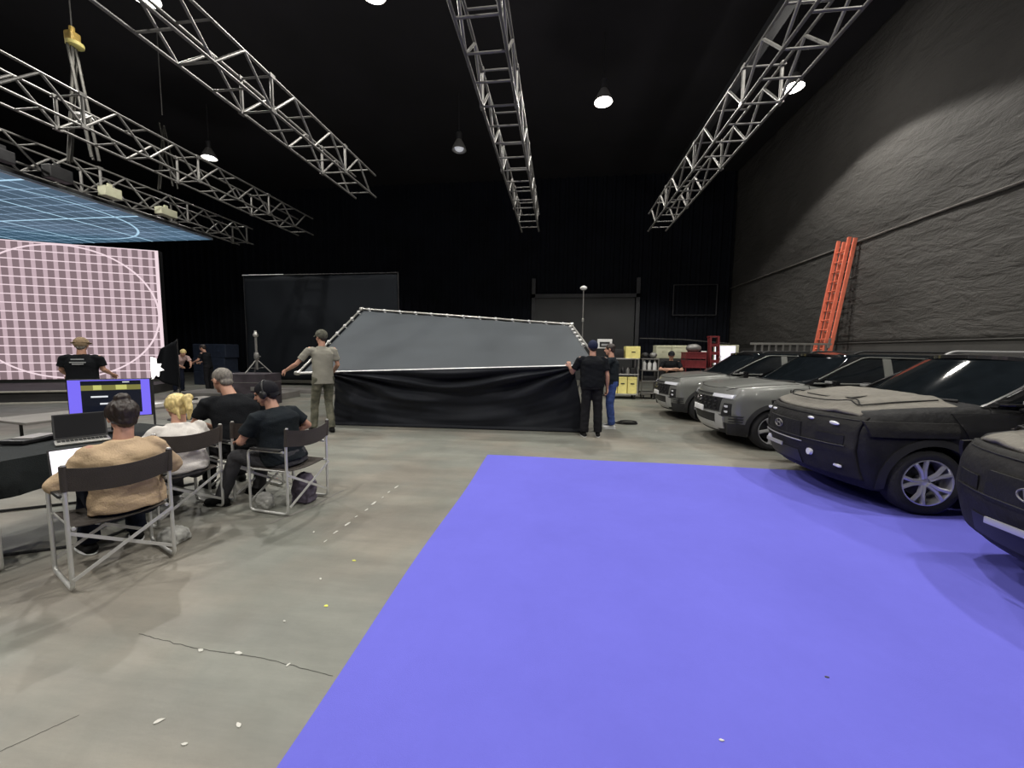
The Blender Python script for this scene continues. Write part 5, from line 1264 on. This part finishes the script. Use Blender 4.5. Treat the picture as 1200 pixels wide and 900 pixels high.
def step_ladder(loc, rz, h, m, label):
    t = thing('step_ladder', label, 'ladder', loc, rz)
    for sx in (-1, 1):
        MB().box((sx * .15, 0, h / 2), (.05, .085, h), rot=Matrix.Rotation(-sx * .02, 3, 'Y') @ Matrix.Rotation(-.12, 3, 'X'), bev=.005).build('rail', m, t)
        MB().box((sx * .14, .12, h / 2), (.04, .05, h), rot=Matrix.Rotation(-.10, 3, 'X'), bev=.005).build('rear_rail', m, t)
    for i in range(7): MB().box((0, -.12 * (0.5 - (i + 1) / 8) * h * .95, (i + 1) * h / 8), (.28 - .004 * i, .09, .10), bev=.004).build('step', m, t)
    MB().box((0, .19, h + .01), (.34, .2, .05), bev=.01).build('top_cap', m, t)
    for i in range(5): MB().box((.14, -.095 + .016 * i, .95 + .13 * i), (.05, .004, .09), rot=Matrix.Rotation(.2, 3, 'Y'), bev=.001).build('rail_mark', 'white', t)
    return t
step_ladder((5.08, 13.35, 0), .15, 2.12, 'red', 'red fibreglass step ladder with white marks standing beside the white screen')
t = thing('white_screen', 'white lit screen in a pale frame right of the red step ladder', 'screen', (5.62, 13.9, 0))
MB().box((0, 0, 1.45), (.80, .05, .86), bev=.01).build('frame', 'cream', t); MB().box((-.04, -.028, 1.48), (.66, .008, .72)).build('display', 'screen_white', t)
MB().tube([(0, .04, .02), (0, .04, 1.1)], .02, 8).lathe([(.3, 0), (.3, .03), (.03, .05)], 18, (0, .04, 0)).build('stand', 'dark_metal', t, 50)
t = thing('aluminium_ladder', 'aluminium ladder lying on edge on trestles behind the parked cars', 'ladder', (5.95, 12.75, 1.47))
for z in (.0, .40): MB().box((1.05, 0, z + .03), (2.3, .03, .06), bev=.006).build('rail', 'alu', t)
for i in range(11): MB().box((.05 + .2 * i, 0, .23), (.05, .03, .36), bev=.006).build('rung', 'alu_dull', t)
for i, x in enumerate((6.42, 7.7)):
    t = thing('trestle', ['trestle under the left end of the lying aluminium ladder', 'trestle under the right end of the lying aluminium ladder'][i], 'trestle', (x, 12.75, 0), 0, 'trestles under the lying ladder')
    MB().box((0, 0, 1.435), (.5, .09, .06), bev=.006).build('beam', 'dark_metal', t)
    for sx in (-1, 1):
        for sy in (-1, 1): MB().tube([(sx * .2, sy * .03, 1.42), (sx * .24, sy * .3, 0.01)], .02, 6).build('leg', 'dark_metal', t)
item('white_box', MB().box2((-.25, -.15, 0), (.25, .15, .16), bev=.01).box2((.1, -.1, .16), (.2, .1, .24), bev=.01), 'white', (5.72, 12.5, 1.28), 'small white box on the bench left of the lying ladder', 'box')
t = thing('work_bench', 'dark bench behind the farthest car', 'bench', (5.72, 12.5, 0))
MB().box2((-.4, -.22, 1.24), (.4, .22, 1.28)).build('top', 'dark_metal', t)
for sx in (-1, 1):
    for sy in (-1, 1): MB().tube([(sx * .36, sy * .18, 0), (sx * .36, sy * .18, 1.24)], .02, 6).build('leg', 'dark_metal', t)
# orange extension ladder against the right wall
t = thing('extension_ladder', 'tall orange extension ladder leaning on the dark right wall', 'ladder', (8.12, 13.1, 0))
lean = atan2(.68, 5.15); RL = Matrix.Rotation(lean, 3, 'Y')
for k, (y0, off, z0, z1) in enumerate([(.0, 0, .0, 5.15), (.12, -.09, .35, 5.2)]):
    for yy in (y0, y0 + .46): MB().box(RL @ V((off, 0, (z0 + z1) / 2)) + V((0, yy, 0)), (.10, .05, z1 - z0), rot=RL, bev=.004).build('rail', 'orange', t)
    n = int((z1 - z0) / .305)
    for i in range(n): MB().tube([RL @ V((off, 0, z0 + .2 + .305 * i)) + V((0, y0, 0)), RL @ V((off, 0, z0 + .2 + .305 * i)) + V((0, y0 + .46, 0))], .017, 8).build('rung', 'orange' if k else 'alu', t, 60)
MB().box(RL @ V((-.07, 0, 1.95)) + V((0, .0, 0)), (.05, .05, .3), rot=RL).build('ladder_hook', 'alu', t)

# ================================================================ SMALL THINGS ON THE FLOOR
M['tape_white'] = mat('tape_white', (.55, .54, .50), .6); M['crack'] = mat('crack_dark', (.06, .06, .055), .9); M['scrap_yellow'] = mat('scrap_yellow', (.72, .74, .12), .6)
def ground_strip(pts, w_, name, m, z=.0006):
    mb = MB()
    def fn(u, v):
        n = len(pts) - 1; k = min(int(u * n), n - 1); f = u * n - k; p = V((*pts[k], 0)).lerp(V((*pts[k + 1], 0)), f)
        d = (V((*pts[k + 1], 0)) - V((*pts[k], 0))).normalized(); return p + V((-d.y, d.x, 0)) * w_ * (v - .5) * (.6 + .8 * abs(noise.noise(V((u * 40, 1, 0))))) + V((0, noise.noise(V((u * 25, 0, 5))) * .008, z))
    return struct(mb.slab(fn, 60, 1, (0, 0, .0008)), name, m)
ground_strip([(-2.3, 1.75), (-1.9, 1.70), (-1.5, 1.69), (-1.07, 1.635)], .004, 'trim_5', 'crack')
ground_strip([(-2.55, .55), (-2.16, 1.13), (-2.04, 1.30)], .003, 'trim_6', 'crack')
ground_strip([(-2.60, 3.10), (-2.45, 3.55), (-2.40, 3.98)], .035, 'trim_7', 'deck_grey')
def scrap(x, y, s, m, label, grp, rz=0, asp=.5, name='paper_scrap'):
    n = 7; mb = MB(); pts = [(s * (1 + .35 * rnd.uniform(-1, 1)) * cos(2 * pi * i / n), s * asp * (1 + .35 * rnd.uniform(-1, 1)) * sin(2 * pi * i / n)) for i in range(n)]
    A = mb.verts([(a, b, .001) for a, b in pts]); B = mb.verts([(a, b, .004) for a, b in pts]); mb.face(A[::-1]); mb.face(B)
    for i in range(n): mb.face([A[i], A[(i + 1) % n], B[(i + 1) % n], B[i]])
    o = mb.build(name, m); o.location = (x, y, 0); o.rotation_euler.z = rz; tag(o, label, 'scrap', grp)
for i in range(9):
    f = i / 8; scrap(-1.91 + .05 * f + .006 * (-1) ** i, 2.86 + 1.30 * f, .022 + .010 * (i % 3), 'tape_white', 'white worn tape dash in the row between the chairs and the carpet', 'white tape dashes in a row on the floor', 1.5, .3, 'tape_mark')
for x, y, s, l in [(-1.67, 1.32, .018, 'white paper scrap lying on bare floor near the bottom left, left one'), (-1.32, 1.35, .014, 'white paper scrap nearest the carpet corner at the bottom'), (-1.85, 1.69, .016, 'white paper scrap on the crack, left one'), (-1.64, 1.70, .018, 'white paper scrap on the crack, middle one'), (-1.33, 1.665, .012, 'white paper scrap on the crack, right one'),
                   (-1.47, 1.25, .012, 'tiny white scrap below the crack'), (-1.62, 2.37, .014, 'pair of white flecks on the floor above the yellow scrap'), (-1.57, 1.95, .010, 'tiny pale fleck between crack and yellow scrap'), (-2.1, 3.0, .014, 'pale fleck on the floor beside the chairs')]:
    scrap(x, y, s, 'tape_white', l, 'pale scraps on the floor', rnd.random() * 3)
scrap(-1.41, 2.11, .016, 'scrap_yellow', 'round yellow scrap on the floor left of the carpet', None); scrap(-1.51, 2.62, .014, 'scrap_yellow', 'smaller yellow scrap farther along the floor toward the chairs', None)
scrap(1.35, 1.95, .009, 'crack', 'dark crumb on the violet carpet', None); scrap(.7, 1.55, .010, 'tape_white', 'pale crumb on the violet carpet', None)
for o in list(SC.objects):
    if o.get('label', '').endswith('crumb on the violet carpet'): o.location.z = .0045
t = thing('cable_coil', 'black cable coil on the floor right of the person in blue jeans', 'cable', (1.52, 8.75, 0))
for k in range(3): MB().tube([V(((.16 - .02 * k) * cos(a) * 1.5 + .02 * k, (.12 + .02 * k) * sin(a), .012 + .018 * k)) for a in [2 * pi * i / 24 for i in range(25)]], .010, 6).build('loop', 'rubber', t, 60)
def cable(name, pts, label, r=.008):
    P2 = [V((x + .02 * noise.noise(V((x * 3, y * 3, 1))), y, r + .001)) for x, y in pts]; o = MB().tube(arc_pts(P2, .3), r, 6).build(name, 'rubber', None, 60); tag(o, label, 'cable')
cable('floor_cable', [(-6.9, 2.3), (-5.6, 2.75), (-4.7, 3.3), (-4.2, 3.9)], 'thick black cable running over the floor behind the cloth covered table', .014)
cable('floor_cable', [(-5.2, 1.75), (-4.5, 2.1), (-3.7, 2.55), (-3.72, 2.9)], 'black cable on the floor under the cloth covered table', .012)
bpy.data.scenes.remove(SCRATCH)
